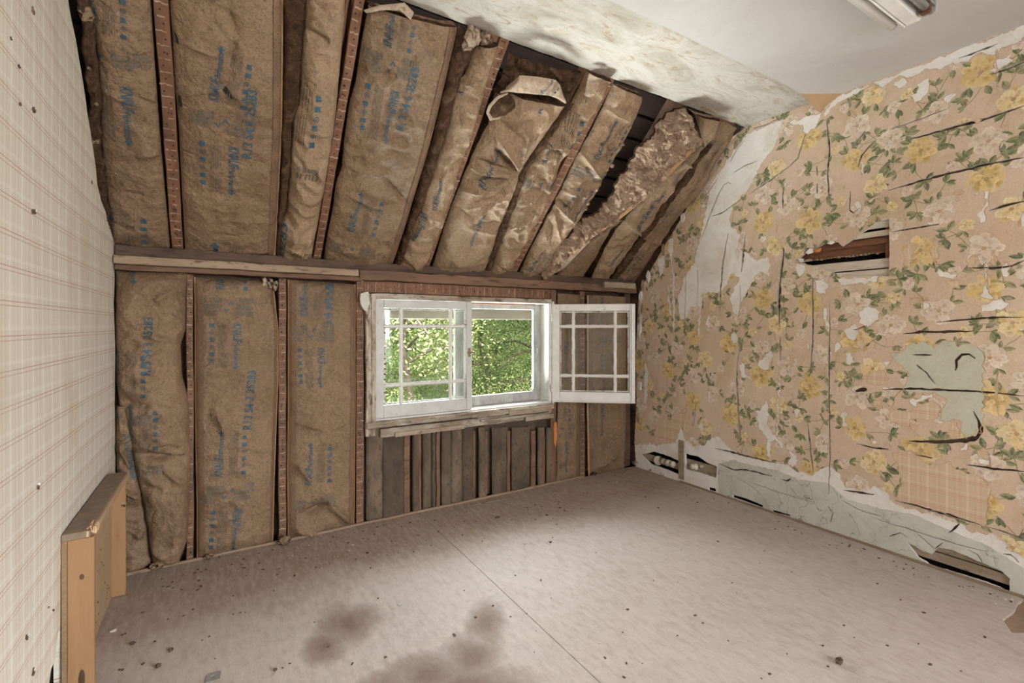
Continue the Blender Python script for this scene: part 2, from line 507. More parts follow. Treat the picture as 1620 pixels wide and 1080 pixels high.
def plaid(name, ax, base, stripe, red, period, rot, fade, grime, paper_off=(0, 0)):
    """woven-look plaid print: pale bands, doubled dashed red lines both ways"""
    m, nt, b = nodes(name)
    tc = nt.nodes.new('ShaderNodeTexCoord')
    sp = nt.nodes.new('ShaderNodeSeparateXYZ')
    nt.links.new(tc.outputs['Object'], sp.inputs[0])
    a0 = sp.outputs[ax]; z0 = sp.outputs[2]
    ca, sa = math.cos(rot), math.sin(rot)
    z = math_n(nt, 'ADD', math_n(nt, 'MULTIPLY', z0, ca), math_n(nt, 'MULTIPLY', a0, sa))
    a = math_n(nt, 'SUBTRACT', math_n(nt, 'MULTIPLY', a0, ca), math_n(nt, 'MULTIPLY', z0, sa))
    def line(c, per, off, w):
        f = math_n(nt, 'FRACT', math_n(nt, 'ADD', math_n(nt, 'DIVIDE', c, per), off + 20))
        d = math_n(nt, 'ABSOLUTE', math_n(nt, 'SUBTRACT', f, .5))
        return math_n(nt, 'LESS_THAN', d, w / per)
    v = coords(nt)
    big = tex(nt, v, 2.2, 5, .6)
    col = ramp(nt, big, [(.3, base), (.75, tuple(c * .9 for c in base))])
    weave = tex(nt, coords(nt, (1, 8, 1) if ax == 1 else (8, 1, 1)), 60, 3)
    col = mix(nt, ramp(nt, weave, [(.45, 0.0), (.7, .14)]), col, tuple(c * .86 for c in base))
    for c, per, off, w, al in ((a, period, .0, period * .06, .6), (a, period, .5, period * .02, .4), (z, period * 1.02, .22, period * .06, .3)):
        col = mix(nt, math_n(nt, 'MULTIPLY', line(c, per, off, w), al), col, stripe)
    dash_a = line(a, .011, 0, .0037); dash_z = line(z, .011, 0, .0037)
    for c, off, da, al in ((z, .45, dash_a, .85), (z, .58, dash_a, .7), (a, .36, dash_z, .38), (a, .64, dash_z, .38)):
        l = math_n(nt, 'MULTIPLY', line(c, period * 1.02 if c is z else period, off, .0015), al)
        l = math_n(nt, 'MULTIPLY', l, math_n(nt, 'ADD', math_n(nt, 'MULTIPLY', da, .6), .4))
        l = math_n(nt, 'MULTIPLY', l, ramp(nt, big, [(.25, 1.0), (.8, .45)]))
        col = mix(nt, math_n(nt, 'MULTIPLY', l, fade), col, red)
    if grime:
        g = tex(nt, coords(nt, (1, 1, .35)), 5, 6, .65)
        col = mix(nt, ramp(nt, g, [(.5, 0.0), (.72, .45)]), col, (.44, .33, .20))
        g2 = tex(nt, v, 45, 4, .7)
        col = mix(nt, ramp(nt, g2, [(.70, 0.0), (.80, .3)]), col, (.36, .25, .15))
    nt.links.new(col, b.inputs['Base Color'])
    b.inputs['Roughness'].default_value = .8
    bump(nt, b, math_n(nt, 'ADD', tex(nt, v, 9, 5, .6), math_n(nt, 'MULTIPLY', weave, .2)), .25, .012)
    return m
M['plaid'] = plaid('plaid_wallpaper', 1, (.66, .60, .50), (.76, .73, .67), (.34, .12, .06), .082, 0.0, 1.0, True)
M['plaid_pink'] = plaid('pink_plaid_underpaper', 1, (.62, .47, .33), (.70, .57, .43), (.55, .17, .10), .075, 0.0, 1.0, False)

def plaster_mat(name, c1, c2, c3, s=5, bs=.35, craze=False):
    m, nt, b = nodes(name)
    v = coords(nt)
    col = ramp(nt, tex(nt, v, s, 7, .68, .5), [(.32, c1), (.5, c2), (.68, c3)])
    col = mix(nt, ramp(nt, tex(nt, v, 60, 4, .7), [(.62, 0.0), (.75, .5)]), col, tuple(c * .55 for c in c1))
    nt.links.new(col, b.inputs['Base Color'])
    b.inputs['Roughness'].default_value = .88
    if craze:      # fine map of hairline cracks
        vo = nt.nodes.new('ShaderNodeTexVoronoi'); vo.feature = 'DISTANCE_TO_EDGE'; vo.inputs['Scale'].default_value = 9
        mv = nt.nodes.new('ShaderNodeMix'); mv.data_type = 'VECTOR'; mv.inputs[0].default_value = .16
        nz = nt.nodes.new('ShaderNodeTexNoise'); nz.inputs['Scale'].default_value = 9; nz.inputs['Detail'].default_value = 4
        nt.links.new(v, nz.inputs['Vector']); nt.links.new(v, mv.inputs[4]); nt.links.new(nz.outputs['Color'], mv.inputs[5]); nt.links.new(mv.outputs[1], vo.inputs['Vector'])
        ln = ramp(nt, vo.outputs['Distance'], [(.0, 1.0), (.018, 0.0)])
        ln = math_n(nt, 'MULTIPLY', ln, ramp(nt, tex(nt, v, 4, 4), [(.42, 0.0), (.55, .8)]))
        col = mix(nt, ln, col, (.14, .12, .095))
        nt.links.new(col, b.inputs['Base Color'])
    bump(nt, b, tex(nt, v, 22, 7, .65), bs, .012)
    return m
M['plaster'] = plaster_mat('bare_white_plaster', (.64, .58, .50), (.74, .71, .66), (.80, .785, .75))
M['plaster_grey'] = plaster_mat('grey_green_plaster', (.45, .44, .37), (.53, .525, .455), (.60, .595, .53), 6, .35, True)
M['plaster_green'] = plaster_mat('pale_green_plaster', (.46, .45, .34), (.50, .50, .39), (.56, .55, .45), 7)
M['paint_ceiling'] = plaster_mat('ceiling_paint', (.415, .39, .365), (.45, .43, .405), (.48, .465, .445), 1.6, .06)
def old_ceiling():
    m, nt, b = nodes('patchy_old_ceiling')
    v = coords(nt, (.45, 1, 1))
    t = tex(nt, v, 6, 8, .7, 1.0)
    col = ramp(nt, t, [(.28, (.29, .265, .21)), (.42, (.39, .365, .31)), (.55, (.475, .455, .405)), (.7, (.40, .35, .28))])
    t2 = tex(nt, coords(nt, (.3, 1, 1), (0, 0, .3)), 22, 7, .75, 1.4)
    col = mix(nt, ramp(nt, t2, [(.55, 0.0), (.66, .8)]), col, (.29, .195, .11))
    t3 = tex(nt, v, 30, 6, .7)
    col = mix(nt, ramp(nt, t3, [(.3, .7), (.44, 0.0)]), col, (.40, .37, .28))
    nt.links.new(col, b.inputs['Base Color'])
    b.inputs['Roughness'].default_value = .85
    bump(nt, b, math_n(nt, 'ADD', t2, t3), .35, .01)
    return m
M['ceil_old'] = old_ceiling()

def paper_mat():
    m, nt, b = nodes('faded_pink_wallpaper')
    v = coords(nt)
    col = ramp(nt, tex(nt, v, 1.6, 5, .6), [(.3, (.575, .43, .315)), (.7, (.66, .515, .40))])
    g = tex(nt, coords(nt, (1, 1, .5)), 7, 7, .7)
    col = mix(nt, ramp(nt, g, [(.50, 0.0), (.75, .6)]), col, (.44, .30, .19))
    col = mix(nt, ramp(nt, tex(nt, v, 150, 3), [(.55, 0.0), (.75, .3)]), col, (.36, .21, .13))
    col = mix(nt, ramp(nt, tex(nt, coords(nt, (1, 1.4, .8)), 13, 8, .78, 1.2), [(.58, 0.0), (.68, .55)]), col, (.40, .22, .09))
    col = mix(nt, ramp(nt, tex(nt, v, 3.1, 7, .75, .6), [(.53, 0.0), (.66, .4)]), col, (.44, .33, .17))
    nt.links.new(col, b.inputs['Base Color'])
    b.inputs['Roughness'].default_value = .8
    bump(nt, b, math_n(nt, 'ADD', tex(nt, v, 14, 6, .6), math_n(nt, 'MULTIPLY', tex(nt, v, 70, 5, .7), .3)), .45, .014)
    return m
M['paper'] = paper_mat()

def attr_mat(name, rough=.8):
    m, nt, b = nodes(name)
    at = nt.nodes.new('ShaderNodeAttribute'); at.attribute_name = 'Col'
    v = coords(nt)
    col = mix(nt, ramp(nt, tex(nt, v, 120, 4, .7), [(.4, 0.0), (.75, .4)]), at.outputs['Color'], (.45, .30, .18))
    col = mix(nt, ramp(nt, tex(nt, v, 26, 6, .75), [(.46, .0), (.68, .55)]), col, (.60, .45, .325))
    nt.links.new(col, b.inputs['Base Color'])
    b.inputs['Roughness'].default_value = rough
    return m
M['print'] = attr_mat('floral_print')

def leaf_mat(name, c1, c2):
    m, nt, b = nodes(name)
    v = coords(nt)
    col = ramp(nt, tex(nt, v, 3.5, 3), [(.35, c1), (.65, c2)])
    df = nt.nodes.new('ShaderNodeBsdfDiffuse'); tl = nt.nodes.new('ShaderNodeBsdfTranslucent')
    mx = nt.nodes.new('ShaderNodeMixShader'); mx.inputs[0].default_value = .4
    nt.links.new(col, df.inputs[0]); nt.links.new(col, tl.inputs[0])
    nt.links.new(df.outputs[0], mx.inputs[1]); nt.links.new(tl.outputs[0], mx.inputs[2])
    nt.links.new(mx.outputs[0], nt.nodes['Material Output'].inputs[0])
    return m
M['leaf_bright'] = leaf_mat('sunlit_leaves', (.40, .48, .17), (.66, .68, .36))
M['leaf_mid'] = leaf_mat('green_leaves', (.16, .25, .075), (.35, .43, .17))
M['leaf_dark'] = leaf_mat('dark_leaves', (.075, .13, .045), (.20, .27, .11))
M['bark'] = simple('bark', (.08, .06, .045), (.16, .12, .09), 12, .9, .5)
M['grass'] = simple('lawn_grass', (.25, .38, .10), (.42, .52, .18), 4, .95, .2)
M['eave'] = simple('eave_board', (.24, .21, .165), (.17, .145, .11), 10, .8, .3, (.2, 1, 1))
M['render_out'] = simple('outer_wall', (.45, .42, .38), (.38, .35, .31), 6, .9, .2)

# ================================================================== THE SETTING
def clampb(P, lo=0.0, hi=CEIL):
    return [(a, min(hi, max(lo, b))) for a, b in P]

# ---- floor: sheets of board laid edge to edge, one broken corner by the right wall
floor = struct(mesh_obj('floor', ([FL.w(-.6, YB - .1, -.03), FL.w(3.2, YB - .1, -.03), FL.w(3.2, D + .1, -.03), FL.w(-.6, D + .1, -.03)], [(0, 1, 2, 3)]),
                        M['dark_wood']), 'dusty brown board floor')
SEAM = FL.p2(710, 855)[0]
broken = Region(rag([FL.p2(1586, 979), FL.p2(1602, 968), FL.p2(1612, 954), (XR - .012, FL.p2(1618, 945)[1]), (XR - .012, .3), FL.p2(1600, 1000)], .004, .02, 4))
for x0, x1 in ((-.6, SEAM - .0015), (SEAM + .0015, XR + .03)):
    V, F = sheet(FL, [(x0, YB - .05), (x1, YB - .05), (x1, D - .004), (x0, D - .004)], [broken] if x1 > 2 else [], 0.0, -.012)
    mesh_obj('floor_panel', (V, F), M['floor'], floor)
V, F = sheet(FL, [(2.3, -.2), (XR + .02, -.2), (XR + .02, .9), (2.3, .9)], [], -.011)
mesh_obj('subfloor', (V, F), M['strip'], floor)

# ---- flat ceiling: old plaster strip, newer painted board with a straight edge
YP = 1.44
ceil = struct(mesh_obj('ceiling', sheet(CE, rag([(XL - .1, -YS), (XR + .1, -YS), (XR + .1, -YB + .1), (XL - .1, -YB + .1)], .006, .03, 2), [], 0, -.03), M['ceil_old']),
              'flat ceiling with a strip of patchy old plaster')
def cdroop(a, b):
    # the corner by the right wall sags away from the old plaster
    d = max(0, 1 - math.hypot((a - XR) / .30, (b + YP) / .22))
    return .012 * d ** 1.6
V, F = sheet(CE, [(XL - .1, -YP)] + [(x * .06, -YP + .004 * noise.noise(Vector((x * .3, 0, 0)))) for x in range(-6, 48)] + [(XR - .03, -YP), (XR + .02, -YP + .22), (XR + .02, -YB + .1), (XL - .1, -YB + .1)], [], .010, -.001, cdroop, grid=.09)
mesh_obj('painted_board', (V, F), M['paint_ceiling'], ceil)
# curled paper corner hanging where the boards meet the right wall
bm = bmesh.new()
c0, c1, c2 = CE.p3(1268, 148, .012), CE.p3(1334, 146, .012), CE.p3(1298, 181, .07)
g = []
for i in range(9):
    t = i / 8
    row = []
    for j in range(9):
        s = j / 8
        p = c0.lerp(c1, s).lerp(c2, t) + Vector((0, 0, -.03 * math.sin(t * 2.2) * (1 - abs(2 * s - 1))))
        row.append(bm.verts.new(p))
    g.append(row)
for i in range(8):
    for j in range(8):
        bm.faces.new((g[i][j], g[i][j + 1], g[i + 1][j + 1], g[i + 1][j]))
bmesh.ops.remove_doubles(bm, verts=list(bm.verts), dist=1e-5)
mesh_obj('hanging_paper_corner', bm, simple('tan_paper_back', (.42, .27, .15), (.38, .24, .13), 6, .7, .1), ceil, True)

# ---- roof slope: dark boards behind the insulation, gaps between them
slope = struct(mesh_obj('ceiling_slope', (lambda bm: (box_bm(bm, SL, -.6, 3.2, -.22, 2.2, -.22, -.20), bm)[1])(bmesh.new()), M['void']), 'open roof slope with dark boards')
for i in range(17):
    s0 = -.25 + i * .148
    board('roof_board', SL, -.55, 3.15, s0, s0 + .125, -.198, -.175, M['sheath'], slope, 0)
board('eave_board', Plane((0, D + .27, 1.248), (1, 0, 0), (0, 0, 1)), -.5, 3.2, 0.0, .30, -.02, .02, M['eave'], slope)
V, F = [], []
board('soffit_board', Plane((0, D + .20, 1.40), (1, 0, 0), (0, 1, 0)), -.5, 3.2, -.08, .05, 0, .015, M['eave'], slope)

# ---- window wall: outer boards with the window opening
OA0, OA1, OB0, OB1 = .80, 2.135, .615, 1.375
bm = bmesh.new()
for a0, a1, b0, b1 in ((-.6, OA0, -.05, 1.75), (OA1, 3.2, -.05, 1.75), (OA0, OA1, -.05, OB0), (OA0, OA1, OB1, 1.75)):
    box_bm(bm, WIN, a0, a1, b0, b1, -.125, -.10)
wall_front = struct(mesh_obj('wall_front', bm, M['dark_wood']), 'stripped knee wall with studs around the window')

# ---- wall behind the camera with an opening added for fill light, and the outer side walls
bm = bmesh.new()
BK = Plane((0, YB, 0), (-1, 0, 0), (0, 0, 1))
for a0, a1, b0, b1 in ((-3.2, -2.6, 0, 2.6), (-.1, .6, 0, 2.6), (-2.6, -.1, 0, .5), (-2.6, -.1, 2.2, 2.6)):
    box_bm(bm, BK, a0, a1, b0, b1, -.1, 0)
struct(mesh_obj('wall_back', bm, M['plaster']), 'plain wall behind the viewer with an added opening for fill light')

# ---- left wall, plaid paper on plaster, ragged where it meets the stripped knee wall
edge_px = [(104, -25), (108, 0), (114, 35), (120, 62), (125, 95), (131, 132), (137, 180), (144, 222), (150, 262), (153, 292), (160, 318), (167, 335), (172, 355), (178, 372), (182, 385), (185, 405), (181, 412), (182, 440), (180, 480), (182, 560), (181, 640), (183, 700), (184, 745)]
P = [LW.p2(x, y) for x, y in edge_px]
P = [(1.90, CEIL + .01)] + P + [(2.78, .35), (2.76, .0), (2.03, .0), (2.02, .26), (1.99, .25), (1.96, .19), (1.92, .18), (1.88, .13), (1.82, .12), (1.76, .08), (1.6, .05), (1.2, .03), (YB, .02), (YB, CEIL + .01)]
outer = rag(P, .004, .03, 3)
V, F = sheet(LW, outer, [], 0, -.018, lambda a, b: .006 * noise.noise(Vector((a * 1.3, b * 1.3, 0))), grid=.12)
wall_left = struct(mesh_obj('wall_left', (V, F), M['plaid']), 'left wall in faded cream plaid wallpaper')
mesh_obj('wall_cavity', (lambda bm: (box_bm(bm, LW, YB, D + .2, -.05, 2.7, -.12, -.10), bm)[1])(bmesh.new()), M['void'], wall_left)
# torn nicks in the paper
for i, (px, py, r) in enumerate(((50, 15, 7), (52, 173, 5), (53, 335, 5), (58, 770, 6), (40, 1008, 5), (51, 1062, 6), (144, 288, 4), (28, 105, 3), (15, 60, 3), (75, 960, 2.5), (83, 965, 2.5), (30, 165, 3))):
    c = LW.p2(px, py)
    k = r / 752 * 1.2
    pts = [(c[0] + k * 1.3 * math.cos(t * .7) * random.uniform(.4, 1.2), c[1] + k * math.sin(t * .7) * random.uniform(.4, 1.2)) for t in range(9)]
    mesh_obj('paper_tear', sheet(LW, pts, [], .0045, -.002), M['debris'] if i % 3 else M['flange'], wall_left)
    p2 = [(c[0] + k * .4 + k * .8 * math.cos(t * .9) * random.uniform(.4, 1.2), c[1] + k * .5 + k * .5 * math.sin(t * .9) * random.uniform(.4, 1.2)) for t in range(7)]
    mesh_obj('paper_curl', sheet(LW, p2, [], .006, -.002, lambda a, b: .002 * noise.noise(Vector((a * 90, b * 90, 1)))), M['plaster'], wall_left)

# ------------------------------------------------------------------ right wall
def rwpoly(pts, amp=.005, step=.016, seed=1):
    return Region(rag(clampb([RW.p2(x, y) for x, y in pts]), amp, step, seed))

def crack_region(pts, w, seed):
    """narrow ragged split along a traced line; w = width in picture pixels at its widest"""
    P = [Vector(RW.p2(x, y)) for x, y in pts]
    Q = [Vector(q) for q in rag([tuple(p) for p in P], .0035, .016, seed, False)]
    n = len(Q)
    Lf, Rt = [], []
    for i, q in enumerate(Q):
        t = (Q[min(i + 1, n - 1)] - Q[max(i - 1, 0)])
        if t.length < 1e-6: continue
        t.normalize()
        nn = Vector((-t.y, t.x))
        sc_ = 2.6 / FPX
        k = w * sc_ * .5 * (min(1, 4 * min(i + .3, n - .7 - i) / n) ** .6) * (.6 + .65 * abs(noise.noise(Vector((q.x * 45, q.y * 45, seed)))) * 1.6)
        Lf.append(tuple(q + nn * k)); Rt.append(tuple(q - nn * k))
    return Region(Lf + Rt[::-1])

CR = [
 ([(1152, 368), (1147, 395), (1143, 420), (1140, 460), (1138, 500)], 4.5),
 ([(1179, 372), (1176, 400), (1173, 430)], 5), ([(1171, 450), (1171, 475), (1170, 500)], 2),
 ([(1239, 375), (1240, 400), (1236, 430), (1232, 480), (1234, 518)], 6),
 ([(1240, 288), (1238, 310), (1239, 330)], 3), ([(1292, 262), (1293, 278)], 3), ([(1293, 290), (1293, 306)], 3),
 ([(1308, 190), (1312, 235), (1309, 270), (1311, 318)], 4),
 ([(1171, 545), (1166, 575), (1165, 600), (1168, 640), (1170, 690), (1171, 703), (1165, 708)], 4),
 ([(1234, 533), (1235, 572)], 3), ([(1286, 440), (1286, 480), (1286, 530), (1283, 585)], 3.5),
 ([(1278, 668), (1280, 690), (1283, 720), (1287, 746)], 4), ([(1101, 635), (1099, 655), (1097, 675)], 4),
 ([(1313, 480), (1312, 560), (1312, 640), (1313, 720), (1311, 782)], 3),
 ([(1018, 583), (1018, 622)], 3), ([(1085, 430), (1084, 470), (1083, 512)], 2.5), ([(1103, 425), (1104, 455), (1103, 485)], 2.5),
 ([(1430, 224), (1436, 221), (1495, 205), (1560, 188), (1622, 167)], 4.5),
 ([(1405, 301), (1425, 295), (1475, 281), (1560, 260), (1622, 249)], 4.5),
 ([(1411, 205), (1455, 188), (1500, 172)], 2), ([(1357, 265), (1363, 245), (1375, 232), (1388, 220)], 3.5),
 ([(1350, 230), (1360, 219), (1369, 207)], 4), ([(1517, 92), (1545, 82), (1578, 69)], 3), ([(1570, 118), (1600, 106), (1622, 97)], 3.5),
 ([(1345, 302), (1344, 333), (1349, 337), (1361, 328)], 2.5), ([(1411, 367), (1440, 362), (1487, 354)], 3),
 ([(1565, 333), (1590, 325), (1622, 318)], 3.5), ([(1528, 423), (1570, 424), (1600, 420), (1622, 412)], 3),
 ([(1480, 510), (1520, 506), (1570, 502), (1622, 501)], 3), ([(1427, 528), (1460, 525), (1545, 524)], 4),
 ([(1397, 616), (1440, 615), (1500, 617), (1560, 620), (1622, 626)], 4),
 ([(1437, 697), (1480, 699), (1525, 697), (1545, 692), (1551, 682), (1547, 665), (1540, 650)], 7),
 ([(1355, 702), (1380, 708), (1406, 710)], 3), ([(1448, 719), (1475, 724)], 3), ([(1530, 735), (1570, 741), (1622, 746)], 4),
 ([(1335, 775), (1360, 779), (1383, 782)], 4), ([(1415, 791), (1450, 800), (1500, 815), (1555, 831)], 4.5),
 ([(1563, 833), (1600, 845), (1622, 853)], 2.5),
 ([(1511, 586), (1513, 570), (1521, 561), (1533, 560), (1543, 567)], 5), ([(1352, 620), (1360, 617), (1372, 615)], 8),
 ([(1450, 576), (1465, 590), (1480, 607)], 2.5), ([(1443, 561), (1475, 561)], 2.5),
 ([(1130, 709), (1150, 713), (1175, 720), (1205, 727), (1230, 733)], 4),
 ([(1137, 733), (1160, 743), (1180, 743), (1222, 753)], 4), ([(1235, 758), (1245, 761), (1251, 757)], 4),
 ([(1109, 380), (1122, 343), (1135, 310), (1145, 292), (1152, 288), (1157, 292)], 2.8), ([(1126, 342), (1145, 335), (1175, 313)], 3),
 ([(1185, 307), (1225, 280), (1250, 262), (1262, 250), (1272, 220), (1276, 210)], 3.5), ([(1160, 273), (1178, 262), (1198, 254)], 3),
 ([(1350, 522), (1372, 515)], 2.5), ([(1192, 203), (1215, 196), (1240, 184)], 2.5), ([(1155, 256), (1165, 238), (1177, 222)], 2.5),
 ([(1112, 318), (1125, 297), (1135, 282)], 2.5), ([(1038, 552), (1043, 560), (1052, 550)], 3), ([(1055, 640), (1052, 650), (1060, 655)], 3),
 ([(1500, 843), (1512, 835), (1518, 828)], 2.5), ([(1450, 842), (1478, 868), (1492, 858)], 1.6),
 ([(1380, 818), (1440, 838), (1520, 862), (1560, 872)], 1.6), ([(1330, 790), (1360, 806), (1400, 818)], 1.4),
 ([(1180, 760), (1230, 778), (1290, 795)], 1.4), ([(1160, 752), (1190, 770), (1205, 783)], 1.2), ([(1250, 770), (1262, 785), (1285, 790)], 1.3),
 ([(1530, 868), (1548, 878), (1556, 895)], 1.5), ([(1586, 876), (1600, 878), (1612, 890)], 2), ([(1408, 848), (1425, 842), (1436, 850)], 1.6),
 ([(1310, 800), (1318, 812), (1314, 826)], 2),
]
cracks = [crack_region(p, w, i) for i, (p, w) in enumerate(CR)]
hole_big = rwpoly([(1262, 411), (1272, 402), (1276, 392), (1290, 393), (1303, 386), (1325, 383), (1333, 389), (1350, 378), (1365, 367), (1376, 360), (1388, 351), (1407, 347), (1407, 437), (1378, 437), (1330, 436), (1312, 428), (1290, 421), (1275, 418)], .003, .012, 1)
hole_a = rwpoly([(1014, 719), (1035, 714), (1060, 722), (1076, 730), (1074, 750), (1052, 742), (1030, 734)], .003, .015, 2)
hole_b = rwpoly([(1084, 717), (1106, 722), (1117, 731), (1134, 738), (1133, 756), (1108, 748), (1085, 742)], .004, .015, 3)
hole_c = rwpoly([(1121, 770), (1132, 773), (1132, 778), (1121, 775)], .002, .02, 4)
hole_d = rwpoly([(1158, 782), (1180, 788), (1207, 799), (1206, 803), (1160, 787)], .002, .03, 5)
hole_e = rwpoly([(1222, 806), (1250, 814), (1250, 817), (1222, 810)], .002, .03, 6)
hole_f = rwpoly([(1435, 858), (1447, 863), (1462, 873), (1474, 876), (1484, 866), (1505, 869), (1530, 880), (1560, 892), (1585, 904), (1597, 915), (1597, 936), (1560, 921), (1510, 906), (1470, 893), (1452, 881)], .004, .015, 7)
deep = [hole_big, hole_a, hole_b, hole_c, hole_d, hole_e, hole_f]
HOLES = deep + cracks

outl = [(1006, 737), (1004, 700), (1007, 640), (1006, 560), (1009, 500), (1011, 468), (1022, 441), (1042, 405), (1072, 355), (1101, 305), (1131, 257), (1156, 220), (1180, 197)]
ol = [RW.p2(x, y) for x, y in outl]
ol[0] = (ol[0][0], 0.0); ol[-1] = (ol[-1][0] + .01, CEIL + .01)
OUT = rag(ol, .006, .02, 5, False) + [(-YB, CEIL + .01), (-YB, 0.0)]
wav = lambda a, b: .004 * noise.noise(Vector((a * 1.7, b * 1.7, 4)))
V, F = sheet(RW, OUT, HOLES, 0, -.014, wav, grid=.1)
wall_right = struct(mesh_obj('wall_right', (V, F), M['plaster']), 'right wall with torn floral wallpaper and cracked plaster')
# lath backing behind the plaster and the dark cavity
full = [(-(D + .1), 0), (-(D + .1), 1.6), (-1.88, CEIL + .05), (-YB, CEIL + .05), (-YB, 0)]
mesh_obj('lath_backing', sheet(RW, full, deep, -.016), M['dark_wood'], wall_right)
mesh_obj('wall_cavity', (lambda bm: (box_bm(bm, RW, -D - .2, -YB, -.05, 2.75, -.15, -.11), bm)[1])(bmesh.new()), M['void'], wall_right)

# torn areas: bare plaster and older plaid paper showing through
PATCH = [
 [(1146, 262), (1163, 235), (1182, 212), (1210, 200), (1238, 188), (1234, 205), (1227, 230), (1214, 250), (1203, 262), (1195, 277), (1190, 292), (1183, 302), (1160, 325), (1155, 350), (1162, 362), (1172, 372), (1168, 390), (1180, 398), (1198, 411), (1218, 405), (1218, 438), (1205, 430), (1190, 447), (1176, 476), (1168, 500), (1161, 498), (1153, 472), (1166, 449), (1170, 440), (1158, 433), (1147, 455), (1137, 462), (1113, 465), (1110, 500), (1107, 538), (1103, 532), (1104, 485), (1094, 487), (1090, 500), (1076, 506), (1072, 470), (1083, 440), (1098, 415), (1104, 390), (1110, 365), (1117, 330), (1124, 292), (1132, 280)],
 [(1058, 375), (1067, 380), (1064, 410), (1068, 440), (1068, 520), (1064, 524), (1063, 420), (1056, 395)],
 [(1057, 445), (1061, 470), (1063, 500), (1059, 500), (1057, 470)],
 [(1195, 577), (1208, 566), (1219, 552), (1223, 560), (1219, 576), (1216, 587), (1202, 582)],
 [(1168, 576), (1178, 575), (1180, 590), (1193, 600), (1188, 602), (1172, 594)],
 [(1197, 650), (1204, 646), (1212, 633), (1216, 640), (1216, 673), (1224, 686), (1240, 702), (1238, 712), (1228, 697), (1220, 700), (1219, 724), (1212, 722), (1213, 690), (1200, 678)],
 [(1232, 588), (1236, 600), (1234, 640), (1231, 688), (1228, 690), (1229, 640), (1231, 610)],
 [(1246, 712), (1262, 722), (1264, 730), (1256, 740), (1246, 736), (1250, 724)],
 [(1486, 424), (1499, 428), (1519, 432), (1503, 440), (1486, 437)],
 [(1552, 486), (1566, 476), (1588, 472), (1599, 485), (1585, 488), (1570, 492), (1556, 496)],
 [(1559, 415), (1564, 420), (1561, 450), (1570, 470), (1560, 474), (1553, 470), (1556, 445)],
 [(1556, 304), (1565, 302), (1565, 322), (1560, 350), (1552, 352), (1549, 340), (1556, 322)],
 [(1300, 186), (1318, 160), (1326, 152), (1345, 145), (1622, 38), (1622, 62), (1600, 70), (1588, 78), (1575, 88), (1550, 84), (1530, 97), (1500, 104), (1488, 110), (1478, 108), (1462, 112), (1442, 124), (1420, 123), (1398, 138), (1380, 134), (1362, 146), (1340, 156), (1325, 162), (1312, 180)],
 [(1452, 133), (1470, 122), (1472, 138), (1466, 150), (1449, 162), (1441, 150), (1450, 146)],
 [(1412, 130), (1425, 124), (1438, 126), (1432, 138), (1418, 142)],
 [(1490, 158), (1508, 146), (1513, 150), (1500, 165), (1493, 164)],
 [(1564, 113), (1575, 98), (1603, 84), (1608, 92), (1590, 106), (1577, 116)],
 [(1573, 80), (1577, 76), (1578, 148), (1574, 150)],
 [(1408, 560), (1425, 556), (1440, 543), (1460, 540), (1480, 550), (1497, 538), (1510, 540), (1518, 548), (1532, 542), (1549, 548), (1557, 556), (1556, 640), (1554, 690), (1546, 680), (1530, 694), (1521, 680), (1518, 663), (1500, 668), (1487, 664), (1486, 652), (1497, 634), (1478, 622), (1440, 622), (1430, 612), (1438, 596), (1430, 582), (1418, 575)],
 [(1334, 522), (1345, 514), (1355, 512), (1362, 530), (1350, 540), (1340, 533)],
 [(1358, 495), (1365, 486), (1380, 484), (1390, 490), (1388, 508), (1372, 518), (1360, 512)],
 [(1275, 545), (1281, 546), (1280, 556)],
 [(1320, 545), (1330, 540), (1332, 550), (1322, 556)], [(1245, 195), (1262, 188), (1300, 178), (1292, 200), (1275, 215), (1268, 200)],
 [(1330, 655), (1339, 648), (1340, 672), (1334, 676)], [(1398, 572), (1412, 570), (1404, 582)], [(1550, 722), (1565, 726), (1566, 736), (1552, 735)],
 [(1518, 705), (1535, 700), (1528, 714), (1519, 714)], [(1436, 632), (1460, 626), (1478, 622), (1476, 630), (1455, 634), (1445, 642)],
 [(1360, 255), (1367, 252), (1367, 280), (1362, 272)], [(1370, 318), (1395, 306), (1372, 322)], [(1380, 528), (1412, 526), (1415, 529), (1385, 531)],
 [(1011, 458), (1018, 450), (1017, 500), (1014, 545), (1011, 540)],
 [(1020, 560), (1026, 590), (1023, 640), (1018, 636)],
 [(1040, 410), (1052, 400), (1050, 430), (1044, 440)], [(1262, 415), (1275, 420), (1272, 432), (1266, 438), (1258, 425)],
 [(1320, 440), (1365, 438), (1392, 436), (1388, 446), (1350, 450), (1335, 452)],
 [(1125, 490), (1120, 520), (1116, 510)], [(1165, 390), (1170, 400), (1166, 412)],
 [(1288, 445), (1300, 440), (1312, 450), (1306, 466), (1292, 462)], [(1470, 350), (1478, 352), (1474, 366)],
]
patches = [rwpoly(p, .014, .008, 20 + i) for i, p in enumerate(PATCH)]
LOWB = [(1003, 703), (1030, 702), (1040, 706), (1056, 690), (1061, 672), (1070, 668), (1078, 676), (1084, 694), (1094, 706), (1112, 706), (1124, 694), (1136, 690), (1150, 704), (1162, 716), (1185, 722), (1210, 728), (1240, 732), (1262, 744), (1284, 752), (1300, 742), (1312, 740), (1326, 748), (1338, 770), (1365, 776), (1382, 770), (1400, 776), (1418, 800), (1450, 806), (1490, 818), (1525, 832), (1545, 842), (1560, 842), (1578, 848), (1595, 868), (1622, 884)]
lo = [RW.p2(x, y) for x, y in LOWB]
low_band = Region(rag([(-D - .1, lo[0][1])] + lo + [(-YB + .1, lo[-1][1] + .06)], .016, .009, 31, False) + [(-YB + .1, -.1), (-D - .1, -.1)])
